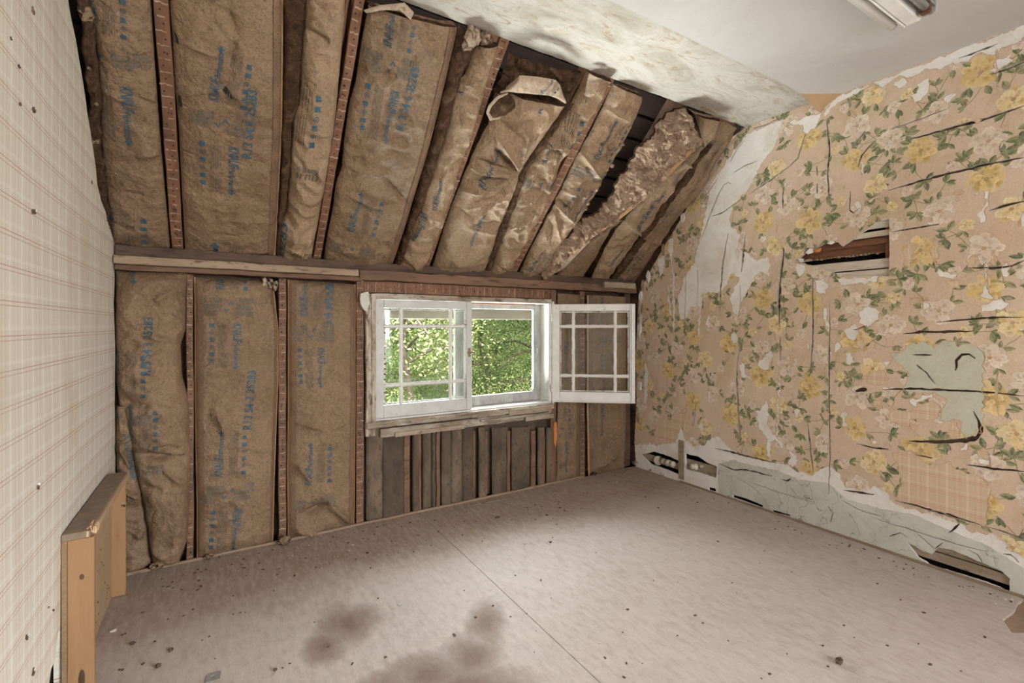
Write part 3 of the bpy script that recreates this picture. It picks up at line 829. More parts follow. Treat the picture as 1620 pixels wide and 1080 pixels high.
PLAID = [
 [(1042, 660), (1052, 660), (1056, 672), (1066, 654), (1087, 650), (1080, 672), (1068, 700), (1050, 702), (1034, 700), (1036, 684)],
 [(1409, 716), (1425, 712), (1444, 712), (1462, 730), (1482, 736), (1500, 728), (1510, 742), (1540, 748), (1560, 760), (1566, 780), (1562, 834), (1530, 826), (1470, 806), (1428, 796), (1418, 788), (1427, 764), (1420, 736)],
 [(1370, 592), (1385, 586), (1400, 586), (1406, 598), (1400, 610), (1372, 607)],
 [(1405, 656), (1420, 648), (1440, 650), (1452, 642), (1474, 634), (1490, 640), (1484, 658), (1468, 664), (1442, 664), (1438, 676), (1410, 668)],
 [(1428, 396), (1440, 384), (1452, 386), (1446, 400), (1440, 422), (1430, 418)], [(1480, 374), (1488, 386), (1480, 420), (1470, 402)],
 [(1528, 412), (1540, 402), (1546, 404), (1545, 418), (1533, 424)], [(1500, 682), (1506, 668), (1514, 664), (1520, 690), (1502, 694)],
 [(1545, 712), (1556, 708), (1566, 716), (1564, 728), (1548, 724)], [(1382, 634), (1396, 630), (1396, 646), (1386, 648)],
 [(1498, 445), (1520, 444), (1518, 456), (1504, 454)], [(1355, 540), (1368, 536), (1370, 552), (1360, 556)],
 [(1248, 560), (1256, 566), (1252, 590)], [(1440, 660), (1455, 668), (1448, 684), (1440, 678)], [(1325, 570), (1336, 578), (1330, 590), (1322, 584)],
]
plaids = [rwpoly(p, .012, .008, 70 + i) for i, p in enumerate(PLAID)]
rt = random.Random(77)
def tear(a, b, w, h):
    return Region(rag([(a + w * math.cos(t * .785) * rt.uniform(.45, 1.15), b + h * math.sin(t * .785) * rt.uniform(.45, 1.15)) for t in range(8)], .010, .006, rt.random() * 50))
tears = []
for i in range(150):
    a, b = rt.uniform(-D + .1, .2), rt.uniform(.35, CEIL - .1)
    k = rt.choice((.008, .012, .016, .024, .034))
    tears.append(tear(a, b, k * rt.uniform(.5, 1), k * rt.uniform(.7, 1.7)))
for sa in [RW.p2(x, 500)[0] for x in (1043, 1085, 1170, 1231, 1312, 1432, 1575)]:
    b = .4
    while b < 2.4:
        l = rt.uniform(.04, .22)
        if rt.random() < .55: tears.append(tear(sa + rt.uniform(-.006, .006), b + l / 2, rt.uniform(.003, .010), l / 2))
        b += l + rt.uniform(.02, .3)
def clear_of(r, others):
    return not any(o.x0 < r.x1 and o.x1 > r.x0 and o.y0 < r.y1 and o.y1 > r.y0 and (any(o.has(*p) for p in r.p) or any(r.has(*p) for p in o.p)) for o in others)
tears = [t for t in tears if clear_of(t, patches + plaids + [low_band] + deep)]
for t in tears:
    if rt.random() < .45: plaids.append(t)
    else: patches.append(t)
torn = patches + plaids + [low_band]
def inset(P, d):
    n = len(P); area = sum(P[i][0] * P[(i + 1) % n][1] - P[(i + 1) % n][0] * P[i][1] for i in range(n))
    sg = 1 if area > 0 else -1; out = []
    for i in range(n):
        t = Vector(P[(i + 1) % n]) - Vector(P[i - 1])
        if t.length < 1e-9: t = Vector((1, 0))
        t.normalize(); q = Vector(P[i]) + Vector((-t.y, t.x)) * sg * d * (.6 + .9 * abs(noise.noise(Vector((P[i][0] * 60, P[i][1] * 60, 2)))))
        out.append((q.x, q.y))
    return out
V, F = sheet(RW, OUT, torn + HOLES, .0016, -.001, wav, grid=.1)
paper = mesh_obj('floral_wallpaper', (V, F), M['paper'], wall_right)
vs_, fs_ = [], []
for r in plaids[len(PLAID):]:
    vv, ff = sheet(RW, r.p, [], .0008, None, wav); k = len(vs_); vs_ += vv; fs_ += [[i + k for i in f] for f in ff]
mesh_obj('small_paper_scars', (vs_, fs_), M['plaid_pink'], wall_right)['kind'] = 'stuff'
for r in plaids[:len(PLAID)]:
    mesh_obj('plaid_underpaper', sheet(RW, r.p, [h for h in HOLES if h.x0 < r.x1 and h.x1 > r.x0 and h.y0 < r.y1 and h.y1 > r.y0], .0008, -.001, wav), M['plaid_pink'], wall_right)
# brown inner plies of the paper showing along every tear
vr, fr_ = [], []
for r in patches + plaids:
    vv, ff = sheet(RW, r.p, [Region(inset(r.p, .0035))] + [h for h in deep if h.x0 < r.x1 and h.x1 > r.x0 and h.y0 < r.y1 and h.y1 > r.y0], .0012, None, wav)
    k = len(vr); vr += vv; fr_ += [[i + k for i in f] for f in ff]
mesh_obj('torn_paper_plies', (vr, fr_), simple('torn_paper_ply', (.44, .27, .14), (.56, .42, .28), 40, .85, .2), wall_right)['kind'] = 'stuff'
g = patches[18]
mesh_obj('pale_green_plaster', sheet(RW, g.p, cracks, .0008, -.001, wav), M['plaster_green'], wall_right)
GREY = [(1136, 734), (1160, 727), (1190, 736), (1230, 744), (1262, 758), (1310, 764), (1340, 790), (1400, 806), (1440, 812), (1500, 838), (1560, 862), (1622, 900)]
gl = [RW.p2(x, y) for x, y in GREY]
V, F = sheet(RW, rag([(gl[0][0], 0.0)] + gl + [(-YB, gl[-1][1] + .02)], .005, .016, 41, False) + [(-YB, 0.0)], HOLES, .0008, -.001, wav)
mesh_obj('grey_green_skirting_plaster', (V, F), M['plaster_grey'], wall_right)

# ---- flowers printed on the paper
class Print:
    def __init__(s): s.v = []; s.f = []; s.c = []
    def poly(s, pts, cols, off):
        """fan of triangles; a triangle is dropped where the paper is torn away"""
        cx = sum(p[0] for p in pts) / len(pts); cy = sum(p[1] for p in pts) / len(pts)
        n = len(pts)
        for i in range(n):
            a, b = pts[i], pts[(i + 1) % n]
            T = ((a, cols[0]), (b, cols[0]), ((cx, cy), cols[1]))
            s.tri(T, off, 3)
    def tri(s, T, off, depth):
        xs = [t[0][0] for t in T]; ys = [t[0][1] for t in T]
        sub = GRID[int((min(ys) - GY) / GR):int((max(ys) - GY) / GR) + 1, int((min(xs) - GX) / GR):int((max(xs) - GX) / GR) + 1]
        if sub.size == 0 or sub.all(): return
        if sub.any():
            if depth:
                (p, c), (q, d), (r, e) = T
                m = lambda u, v: tuple((i + j) / 2 for i, j in zip(u, v))
                A, B, C_ = (m(p, q), m(c, d)), (m(q, r), m(d, e)), (m(r, p), m(e, c))
                for t in (((p, c), A, C_), (A, (q, d), B), (C_, B, (r, e)), (A, B, C_)): s.tri(t, off, depth - 1)
                return
            if GRID[min(GRID.shape[0] - 1, int((sum(ys) / 3 - GY) / GR)), min(GRID.shape[1] - 1, int((sum(xs) / 3 - GX) / GR))]: return
        k = len(s.v)
        for (x, y), c in T:
            s.v.append(RW.w(x, y, off + wav(x, y))); s.c.append(c)
        s.f.append((k, k + 1, k + 2))
# map of where the paper is gone, so the print can be cut to it
GR, GX, GY = .0015, -3.1, -.3
GNX, GNY = int(3.6 / GR), int(3.0 / GR)
def stamp(G, P, val):
    xs = [p[0] for p in P]; ys = [p[1] for p in P]
    i0, i1 = max(0, int((min(xs) - GX) / GR)), min(GNX, int((max(xs) - GX) / GR) + 2)
    j0, j1 = max(0, int((min(ys) - GY) / GR)), min(GNY, int((max(ys) - GY) / GR) + 2)
    if i1 <= i0 or j1 <= j0: return
    cx = GX + (np.arange(i0, i1) + .5) * GR
    for j in range(j0, j1):
        y = GY + (j + .5) * GR
        cr = []
        for k in range(len(P)):
            (ax_, ay_), (bx_, by_) = P[k - 1], P[k]
            if (ay_ > y) != (by_ > y): cr.append(ax_ + (y - ay_) / (by_ - ay_) * (bx_ - ax_))
        cr.sort()
        row = G[j]
        for a_, b_ in zip(cr[::2], cr[1::2]):
            row[max(0, int((a_ - GX) / GR)):max(0, int((b_ - GX) / GR) + 1)] = val
GRID = np.ones((GNY, GNX), bool)
stamp(GRID, OUT, False)
for r_ in torn + HOLES: stamp(GRID, r_.p, True)
RO = Region(OUT)
PR = Print()
R2 = random.Random(11)
def petal(x, y, ang, L, W, c_in, c_out, off):
    ca, sa = math.cos(ang), math.sin(ang)
    pts = []
    for t, w in ((0, .12), (.3, .75), (.62, 1.0), (.88, .8), (1.0, .28), (.93, -.1), (1.0, -.35), (.85, -.85), (.6, -1.0), (.3, -.7), (0, -.12)):
        u, v = t * L * R2.uniform(.94, 1.06), w * W * .5 * R2.uniform(.85, 1.1)
        pts.append((x + u * ca - v * sa, y + u * sa + v * ca))
    mid = (x + L * .45 * ca, y + L * .45 * sa)
    PR.poly(pts, (c_out, c_in), off)
def jig(c, k=.12):
    f = 1 + R2.uniform(-k, k)
    return (c[0] * f, c[1] * f, c[2] * f, 1)
OFF0 = .0021
def flower(x, y, r, cs):
    pale, mid, dark, core = cs
    a0 = R2.uniform(0, 6.28); sq = R2.uniform(.78, 1.0)
    n = R2.choice((7, 8, 9))
    for ring, (rr, k, o) in enumerate(((1.0, 1.0, 0), (.72, .8, .0004), (.42, .7, .0008))):
        m_ = n if ring < 2 else 5
        for i in range(m_):
            a = a0 + ring * .4 + 6.283 * i / m_ + R2.uniform(-.15, .15)
            petal(x, y, a, r * rr * R2.uniform(.82, 1.1), r * .62 * rr * R2.uniform(.85, 1.15), jig(mid if (i + ring) % 2 else dark), jig(pale if (i + ring) % 3 else mid), OFF0 + o + (i % 3) * .0001)
    pts = [(x + r * .14 * math.cos(t), y + r * .14 * math.sin(t)) for t in (0, 1, 2, 3, 4, 5)]
    PR.poly(pts, (core, jig(dark)), OFF0 + .0013)
def leaf(x, y, ang, L):
    g1, g2 = R2.choice((((.085, .13, .05), (.22, .26, .12)), ((.055, .095, .045), (.16, .21, .10)), ((.12, .16, .065), (.28, .31, .16))))
    ca, sa = math.cos(ang), math.sin(ang)
    W = L * R2.uniform(.4, .55)
    for sgn, c in ((1, g1), (-1, g2)):
        pts = [(0, 0), (.25, .62), (.5, .95), (.75, .7), (1, 0)]
        P = [(x + L * t * ca - sgn * w * W * .5 * sa, y + L * t * sa + sgn * w * W * .5 * ca) for t, w in pts]
        PR.poly(P, (jig(c), jig(c)), OFF0)
def stem(x, y, ang, L, c=(.22, .20, .08, 1)):
    px, py = x, y
    for i in range(5):
        ang += R2.uniform(-.35, .35)
        qx, qy = px + L / 5 * math.cos(ang), py + L / 5 * math.sin(ang)
        w = .0016
        nx, ny = -math.sin(ang) * w, math.cos(ang) * w
        PR.poly([(px + nx, py + ny), (qx + nx, qy + ny), (qx - nx, qy - ny), (px - nx, py - ny)], (c, c), OFF0 - .0001)
        px, py = qx, qy
    return px, py, ang
YEL = ((.74, .58, .29), (.62, .45, .16), (.40, .25, .07), (.30, .22, .12, 1))
YEL2 = ((.78, .68, .44), (.70, .54, .26), (.48, .32, .11), (.35, .2, .1, 1))
CRM = ((.76, .67, .57), (.66, .54, .44), (.45, .32, .24), (.42, .24, .06, 1))
def to4(cs): return tuple((*c[:3], 1) for c in cs)
TW, TH = .53, .50     # pattern repeat of one paper drop
tile = []
for (x, y, k) in ((.10, .08, 'Y'), (.34, .06, 'C'), (.43, .21, 'y'), (.17, .27, 'C'), (.04, .40, 's'), (.33, .37, 'Y'), (.22, .46, 's'), (.27, .17, 's'), (.49, .45, 'C'), (.50, .09, 's')):
    tile.append((x, y, k))
drop = 0
for i in range(-6, 6):
    for j in range(-1, 6):
        for (x, y, k) in tile:
            X = i * TW + x + R2.uniform(-.012, .012)
            Y = j * TH + y + (i % 2) * .25 + R2.uniform(-.012, .012)
            if not (-3.0 < X < .35 and .02 < Y < CEIL + .05) or low_band.has(X, Y): continue
            r = {'Y': .076, 'y': .064, 'C': .066, 's': .030}[k] * R2.uniform(.92, 1.1)
            cs = {'Y': YEL, 'y': YEL2, 'C': CRM, 's': R2.choice((YEL2, CRM))}[k]
            for q in range({'Y': 3, 'y': 2, 'C': 2, 's': 1}[k]):
                a = R2.uniform(0, 6.28)
                ex, ey, ea = stem(X + r * .7 * math.cos(a), Y + r * .7 * math.sin(a), a + R2.uniform(-.6, .6), R2.uniform(.06, .13))
                for m_ in range(R2.choice((3, 4, 5))):
                    leaf(ex, ey, ea + (m_ - 2) * .75 + R2.uniform(-.3, .3), R2.uniform(.028, .06))
                for m_ in range(2):
                    leaf(X + r * .85 * math.cos(a), Y + r * .85 * math.sin(a), a + R2.uniform(-.9, .9), R2.uniform(.035, .055))
            flower(X, Y, r, to4(cs))
me = bpy.data.meshes.new('floral_print')
me.from_pydata([tuple(p) for p in PR.v], [], PR.f)
ca = me.color_attributes.new('Col', 'FLOAT_COLOR', 'POINT')
ca.data.foreach_set('color', [x for c in PR.c for x in c])
me.materials.append(M['print'])
o = bpy.data.objects.new('floral_print', me); COL.objects.link(o); o.parent = paper
o['kind'] = 'stuff'
# vertical joints between the paper drops, torn to the plaster in places
R3 = random.Random(5)
def laths(reg_px, rows, mat, offs, name='lath'):
    """horizontal laths seen in a hole: rows = (px x0, px x1, py top at x1, py bottom at x1)"""
    for (x0, x1, yt, yb, mt) in rows:
        A0 = RW.p2(x0, yt, offs)[0]; A1 = RW.p2(x1, yt, offs)[0]
        bt = RW.p2(x1, yt, offs)[1]; bb = RW.p2(x1, yb, offs)[1]
        board(name, RW, A0, A1, bb, bt, offs - .009, offs, mt, wall_right, .0015, .002, 8)
laths(None, [(1240, 1412, 340, 358, M['limewashed']), (1240, 1412, 362, 371, M['limewashed']), (1240, 1412, 373, 383, M['rust_wood']),
             (1240, 1412, 407, 422, M['limewashed']), (1240, 1412, 424, 442, M['limewashed'])], None, -.016)
A0 = RW.p2(1262, 400, -.05)[0]; A1 = RW.p2(1408, 400, -.05)[0]
b1 = RW.p2(1400, 383, -.05)[1]; b0 = RW.p2(1400, 399, -.05)[1]
board('cavity_board', RW, A0 - .1, A1 + .1, b0, b1 + .05, -.075, -.05, M['rust_wood'], wall_right, .002, .004, 10)
# crumbled plaster key along the cavity board
bm = bmesh.new()
for i in range(26):
    a = A0 + (A1 - A0) * i / 25
    vs = box_bm(bm, RW, a, a + .012, b0 - .008 + .006 * R3.random(), b0 + .004 * R3.random(), -.05, -.036 + .01 * R3.random())
mesh_obj('plaster_key', bm, M['lime'], wall_right)['kind'] = 'stuff'
board('stud', RW, RW.p2(1401, 390, -.03)[0], RW.p2(1412, 390, -.03)[0], b0 - .12, b1 + .14, -.10, -.024, M['rust_wood'], wall_right)
# curled paper at the left end of the hole
for i, (px, py, s, mt) in enumerate(((1283, 398, .030, 'plaster'), (1295, 396, .026, 'orange_wood'), (1268, 412, .024, 'plaster'), (1280, 412, .018, 'kraft_pale'), (1315, 384, .02, 'plaster'))):
    c = RW.p2(px, py)
    pts = [(c[0] + s * math.cos(t * .8) * R3.uniform(.5, 1.3), c[1] + s * .55 * math.sin(t * .8) * R3.uniform(.5, 1.2)) for t in range(8)]
    mesh_obj('paper_curl', sheet(RW, pts, [], .012, .004, lambda a, b: .016 * noise.noise(Vector((a * 30, b * 30, i * 5.1))), grid=.01), M[mt], wall_right, True)
# laths showing in the holes at the foot of the wall
laths(None, [(1002, 1140, 709, 719, M['lath_wood']), (1002, 1140, 752, 764, M['lath_wood']), (1076, 1140, 740, 752, M['lath_wood'])], None, -.017)
laths(None, [(1430, 1610, 874, 891, M['lath_wood']), (1430, 1610, 893, 912, M['lath_wood']), (1430, 1610, 914, 930, M['lath_wood'])], None, -.017)
board('stud', RW, RW.p2(1075, 735, -.01)[0], RW.p2(1084, 735, -.01)[0], .02, .32, -.03, .004, M['lath_wood'], wall_right, .002, .002, 4, 'b')
# lath ends poking out along the sloping edge of the plaster
for i in range(22):
    t = i / 21
    P = RW.p3(1030 + 150 * t, 428 - 226 * t)
    q = RW.ab(P)
    k = R3.uniform(.025, .05)
    board('lath', RW, q[0] - k, q[0] + .01, q[1] - .008, q[1] + .010, -.014, -.004, M['rust_wood'] if i % 2 else M['dark_wood'], wall_right, .001)
# ragged plaster crumbs left on the corner of the wall
for i, (px, py) in enumerate(((1018, 452), (1014, 470), (1016, 490), (1012, 520), (1013, 560), (1012, 610), (1010, 660), (1026, 436), (1050, 395), (1080, 345), (1098, 315))):
    c = RW.p2(px, py)
    pts = [(c[0] + .02 * math.cos(t * .8) * R3.uniform(.5, 1.3), c[1] + .05 * math.sin(t * .8) * R3.uniform(.5, 1.2)) for t in range(8)]
    mesh_obj('plaster_lump', sheet(RW, pts, [], .008, -.002, lambda a, b: .006 * noise.noise(Vector((a * 60, b * 60, i))), grid=.012), M['plaster'] if i % 2 else M['lath_wood'], wall_right)

# thin edge strips along the floor
strip1 = board('trim_1', WIN, XL, XR - .55, 0, .014, -.002, .012, M['strip'], None, .002, .003, 24); struct(strip1, 'thin wood strip along the foot of the window wall')
a0 = RW.p2(1077, 760)[0]
strip2 = board('trim_2', RW, a0, -YB, 0, .012, 0, .012, M['strip'], None, .002, .002, 24); struct(strip2, 'thin wood strip along the foot of the right wall')

# ================================================================== TIMBERS
def timber(name, pl, a0, a1, b0, b1, o0, o1, mat, label, cat, along='b', marks=True, group=None, seed=0, step=.047):
    o = board(name, pl, a0, a1, b0, b1, o0, o1, mat, None, .003, .004, 16, along)
    tag(o, label, cat, group)
    if marks:
        r = random.Random(seed)
        bm = bmesh.new(); bn = bmesh.new(); bl = bmesh.new()
        lo, hi = (b0, b1) if along == 'b' else (a0, a1)
        w0, w1 = (a0, a1) if along == 'b' else (b0, b1)
        t = lo + .02
        while t < hi - .02:
            k0 = w0 + (w1 - w0) * r.uniform(0, .18); k1 = w1 - (w1 - w0) * r.uniform(0, .18)
            hgt = r.uniform(.0025, .006)
            segs = 4
            for q in range(segs):
                if r.random() < .12: continue
                u0 = k0 + (k1 - k0) * q / segs; u1 = k0 + (k1 - k0) * (q + 1) / segs
                tt = t + r.uniform(-.002, .002)
                A = (u0, u1, tt, tt + hgt) if along == 'b' else (tt, tt + hgt, u0, u1)
                box_bm(bm, pl, *A, o1 - .002, o1 + r.uniform(.001, .0035))
            for q in range(r.choice((1, 1, 2))):
                u = w0 + (w1 - w0) * r.uniform(.25, .75); tt = t + step * r.uniform(.4, .65)
                s = .0028
                A = (u - s, u + s, tt - s, tt + s) if along == 'b' else (tt - s, tt + s, u - s, u + s)
                box_bm(bn, pl, *A, o1 - .002, o1 + .0015)
            t += step * r.uniform(.93, 1.07)
        mesh_obj('plaster_ridges', bm, M['lime'], o)['kind'] = 'stuff'
        mesh_obj('nail_holes', bn, M['void'], o)['kind'] = 'stuff'
        bl.free()
    return o

def sx(px, py, off=0): return SL.p2(px, py, off)[0]
RAF = [((241, 265, 0), (273, 291, 393), 'leftmost bare rafter with lath marks, beside the plaid wall'),
       ((553, 568, 60), (495, 508, 405), 'bare rafter with lath marks, second from the plaid wall'),
       ((765, 779, 140), (667, 680, 420), 'bare rafter running up beside the torn gaping batt'),
       ((941, 954, 160), (806, 819, 430), 'bare rafter left of the batt with the ragged right edge')]
raf_x = []
for i, (t, b, lab) in enumerate(RAF):
    x0 = (sx(t[0], t[2]) + sx(b[0], b[2])) / 2; x1 = (sx(t[1], t[2]) + sx(b[1], b[2])) / 2
    raf_x.append((x0, x1))
    timber('rafter', SL, x0, x1, .02, SLEN + .10, -.17, .0, M['rafter'], lab, 'rafter', 'b', True, 'rafters of the roof slope', i)
xk = (sx(970, 352) + sx(925, 435)) / 2
timber('rafter', SL, xk - .02, xk + .025, .02, SLEN + .1, -.17, -.03, M['dark_wood'], 'dark rafter half hidden under the hanging strip of wool', 'rafter', 'b', True, 'rafters of the roof slope', 9)
timber('rafter', SL, XR - .07, XR - .03, .02, SLEN + .1, -.17, -.06, M['dark_wood'], 'dark rafter against the floral wall, ends of laths over it', 'rafter', 'b', False, 'rafters of the roof slope', 10)

def zb(px, py, off=0): return WIN.p2(px, py, off)[1]
def xa(px, py, off=0): return WIN.p2(px, py, off)[0]
# long pale board and the darker plate under it
bx1 = xa(568, 430, .07)
o = board('plate_board', WIN, XL + .005, bx1, zb(184, 416, .07), zb(184, 403, .07), -.02, .07, M['beam_pale'], None, .003, .004, 20)
tag(o, 'pale dusty horizontal board over the left half of the knee wall', 'board')
o = board('wall_plate', WIN, XL + .005, xa(573, 440, .03), zb(184, 426, .03), zb(184, 416, .07) - .001, -.03, .04, M['beam_brown'], None, .003, .004, 20)
tag(o, 'brown plate beam just under the pale dusty board', 'beam')
z1 = zb(700, 448, .045); z2 = zb(700, 434, .045); z3 = zb(700, 424, .03)
o = board('wall_plate', WIN, bx1 + .01, XR - .01, z1, z2, -.03, .045, M['beam_brown'], None, .003, .008, 26)
tag(o, 'brown plate beam above the window running to the floral wall', 'beam')
o = board('top_plate', WIN, XL + .005, XR - .01, z2 + .001, z3 + .008, -.06, .025, M['dark_wood'], None, .003, .006, 26)
tag(o, 'dark top plate at the foot of the roof slope', 'beam')
o = board('plate_offcut', WIN, xa(955, 458, .06), xa(1004, 458, .06), z1 + .03, z2 + .02, .046, .075, M['lath_wood'], None, .003, .004, 6)
tag(o, 'short pale end of board nailed to the plate by the floral wall', 'board')
# header over the window, with upright lath marks
hx0, hx1 = xa(576, 455), xa(871, 462)
hz0, hz1 = zb(576, 462), z1 - .002
timber('window_header', WIN, hx0, hx1, hz0, hz1, -.09, -.004, M['rafter'], 'red brown header timber with upright plaster marks over the window', 'header', 'a', True, None, 20, .05)

STUD = [((295, 306), 'bare stud between the first and second wall batts from the plaid wall'),
        ((441, 453), 'bare stud with a dark knot between the second and third wall batts'),
        ((564, 576), 'bare stud with lath marks right beside the window casing')]
zt = zb(184, 426, .03) - .002
for i, ((p0, p1), lab) in enumerate(STUD):
    timber('wall_stud', WIN, xa(p0, 600), xa(p1, 600), .002, zt if i < 2 else hz1 + .02, -.095, -.006, M['stud'], lab, 'stud', 'b', True, 'studs of the knee wall', 30 + i)
timber('wall_stud', WIN, xa(872, 600), xa(881, 600), .002, z1 - .002, -.095, -.006, M['stud'], 'dark stud between the window and the narrow right batt', 'stud', 'b', False, 'studs of the knee wall', 34)
timber('wall_stud', WIN, xa(919, 600), xa(927, 600), .002, z1 - .002, -.095, -.012, M['stud'], 'stud between the two batts right of the window', 'stud', 'b', True, 'studs of the knee wall', 35)
timber('wall_stud', WIN, xa(991, 600), xa(1000, 600), .002, z1 - .002, -.095, -.02, M['dark_wood'], 'dark corner stud against the floral wall', 'stud', 'b', False, 'studs of the knee wall', 36)
# orange split in the stud by the window
V, F = sheet(WIN, rag([WIN.p2(x, y) for x, y in ((876, 668), (880, 667), (881, 690), (879, 708), (876, 700))], .002, .02, 8), [], .004, -.01)
tag(mesh_obj('split_wood_sliver', (V, F), M['orange_wood']), 'orange sliver of freshly split wood on the stud under the sash', 'splinter')

# ================================================================== INSULATION
def polyfn(P):
    L = [0]
    for i in range(1, len(P)): L.append(L[-1] + (P[i] - P[i - 1]).length)
    def f(t):
        d = t * L[-1]
        for i in range(1, len(P)):
            if d <= L[i] or i == len(P) - 1:
                k = (d - L[i - 1]) / max(1e-9, L[i] - L[i - 1])
                return P[i - 1].lerp(P[i], k)
    return f, L[-1]

def edge(pl, pts, dflt):
    return polyfn([pl.p3(p[0], p[1], p[2] if len(p) > 2 else dflt) for p in pts])

class Surf:
    def __init__(s, pl, Lp, Rp, eoff=-.02, bulge=.035, fold=.008, crump=6, seed=0, creases=(), nu=44, nv=150, endt=.10, topt=0.0, fuzz=0.0, flat=3.0, freq=6.0, gain=1.6):
        s.pl = pl
        fl, ll = edge(pl, Lp, eoff); fr, lr = edge(pl, Rp, eoff)
        Ln = (ll + lr) / 2; W = sum((fl(t / 4) - fr(t / 4)).length for t in range(5)) / 5
        s.Ln, s.W, s.nu, s.nv = Ln, W, nu, nv
        r = random.Random(seed)
        segs = []
        base = lambda u, v: fl(v).lerp(fr(v), u)
        for (x0, y0, x1, y1, amp, w) in creases:
            q0, q1 = Vector(pl.p2(x0, y0)), Vector(pl.p2(x1, y1))
            segs.append((q0, q1, amp, w))
        for i in range(crump):
            u, v = r.random(), r.random()
            c = Vector(pl.ab(base(u, v)))
            a = r.gauss(0, .55) + (math.pi / 2 if r.random() < .25 else 0) - .2
            l = r.uniform(.2, .6) * W
            d = Vector((math.cos(a), math.sin(a))) * l
            segs.append((c - d, c + d, r.uniform(-.010, .014), r.uniform(.006, .016)))
        fold *= gain; segs = [(q0, q1, amp * gain, w) for (q0, q1, amp, w) in segs]
        s.v = []
        for j in range(nv + 1):
            v = j / nv
            A, B = fl(v), fr(v)
            q = 1.0
            if endt: q *= min(1, (1 - v) / endt) ** .5
            if topt: q *= min(1, v / topt) ** .5
            for i in range(nu + 1):
                u = i / nu
                P = A.lerp(B, u)
                p = max(0, 1 - abs(2 * u - 1) ** flat) ** .6
                h = bulge * p * q
                x, y = pl.ab(P)
                e = .35 + .65 * p
                h += fold * e * (noise.noise(Vector((x * freq, y * freq * .8, seed))) + .6 * (1 - 2 * abs(noise.noise(Vector((x * freq * 1.9, y * freq * 1.9, seed + 7))))))
                h += fold * .18 * e * noise.noise(Vector((x * 32, y * 26, seed)))
                for (q0, q1, amp, w) in segs:
                    d = q1 - q0
                    dx, dy = x - q0.x, y - q0.y
                    t = (dx * d.x + dy * d.y) / max(1e-9, d.length_squared)
                    if t < -.05 or t > 1.05: continue
                    dist = abs(dx * d.y - dy * d.x) / max(1e-9, d.length)
                    if dist > 5 * w: continue
                    h += amp * math.exp(-dist / w) * max(0, 1 - abs(2 * t - 1) ** 3) * e
                if fuzz:
                    nv_ = noise.turbulence_vector(Vector((x * 16, y * 16, seed)), 4, False)
                    h += fuzz * (nv_.x + .6 * noise.noise(Vector((x * 60, y * 60, seed))))
                    P = P + pl.e1 * fuzz * .7 * nv_.y * (1 if 0 < i < nu else .8) + pl.e2 * fuzz * .5 * nv_.z
                s.v.append(P + pl.n * h)
        s.f = []
        for j in range(nv):
            for i in range(nu):
                k = j * (nu + 1) + i
                s.f.append((k, k + nu + 1, k + nu + 2, k + 1))
        s.bvh = None
    def at(s, u, v):
        i = min(s.nu - 1e-6, max(0, u * s.nu)); j = min(s.nv - 1e-6, max(0, v * s.nv))
        i0, j0 = int(i), int(j); k = j0 * (s.nu + 1) + i0
        a = s.v[k].lerp(s.v[k + 1], i - i0); b = s.v[k + s.nu + 1].lerp(s.v[k + s.nu + 2], i - i0)
        return a.lerp(b, j - j0)
    def skirt(s, depth=.07, inset=0.0):
        nu, nv = s.nu, s.nv
        loop = [j * (nu + 1) for j in range(nv + 1)] + [nv * (nu + 1) + i for i in range(1, nu + 1)] + [j * (nu + 1) + nu for j in range(nv - 1, -1, -1)] + [i for i in range(nu - 1, 0, -1)]
        V = []; F = []
        n = len(loop)
        for q, k in enumerate(loop):
            p = s.v[k]
            z = noise.noise_vector(p * 40) * .006
            V.append(p - s.pl.n * .001); V.append(p - s.pl.n * depth * .5 + z + s.pl.e1 * .004); V.append(p - s.pl.n * depth)
        for q in range(n):
            a, b = q * 3, ((q + 1) % n) * 3
            F.append((a, b, b + 1, a + 1)); F.append((a + 1, b + 1, b + 2, a + 2))
        return V, F
    def cast(s, a, b):
        if s.bvh is None: s.bvh = BVHTree.FromPolygons(s.v, s.f)
        o = s.pl.w(a, b, .4)
        loc, nrm, idx, d = s.bvh.ray_cast(o, -s.pl.n, .6)
        return loc
    def ribbon(s, u0, u1, lift, v0=0.0, v1=1.0, n=80, m=4):
        V = []; F = []
        for j in range(n + 1):
            for i in range(m + 1):
                V.append(s.at(u0 + (u1 - u0) * i / m, v0 + (v1 - v0) * j / n) + s.pl.n * lift)
        for j in range(n):
            for i in range(m):
                k = j * (m + 1) + i
                F.append((k, k + m + 1, k + m + 2, k + 1))
        return V, F

# ---- print on the facing: flat outlines laid out in metres, then dropped onto the wrinkled paper
_txt = {}
def text_flat(s):
    if s in _txt: return _txt[s]
    cu = bpy.data.curves.new('lettering', 'FONT'); cu.body = s; cu.size = 1; cu.resolution_u = 2; cu.fill_mode = 'BOTH'; cu.offset = .012
    ob = bpy.data.objects.new('lettering', cu); COL.objects.link(ob)
    dg = bpy.context.evaluated_depsgraph_get()
    me = ob.evaluated_get(dg).to_mesh()
    V = [(v.co.x, v.co.y) for v in me.vertices]; F = [tuple(p.vertices) for p in me.polygons]
    bpy.data.objects.remove(ob); bpy.data.curves.remove(cu)
    x0 = min(v[0] for v in V); x1 = max(v[0] for v in V); y0 = 0.0; y1 = .70
    V = [((x - x0) / (x1 - x0), y / .70) for x, y in V]
    _txt[s] = (V, F)
    return _txt[s]

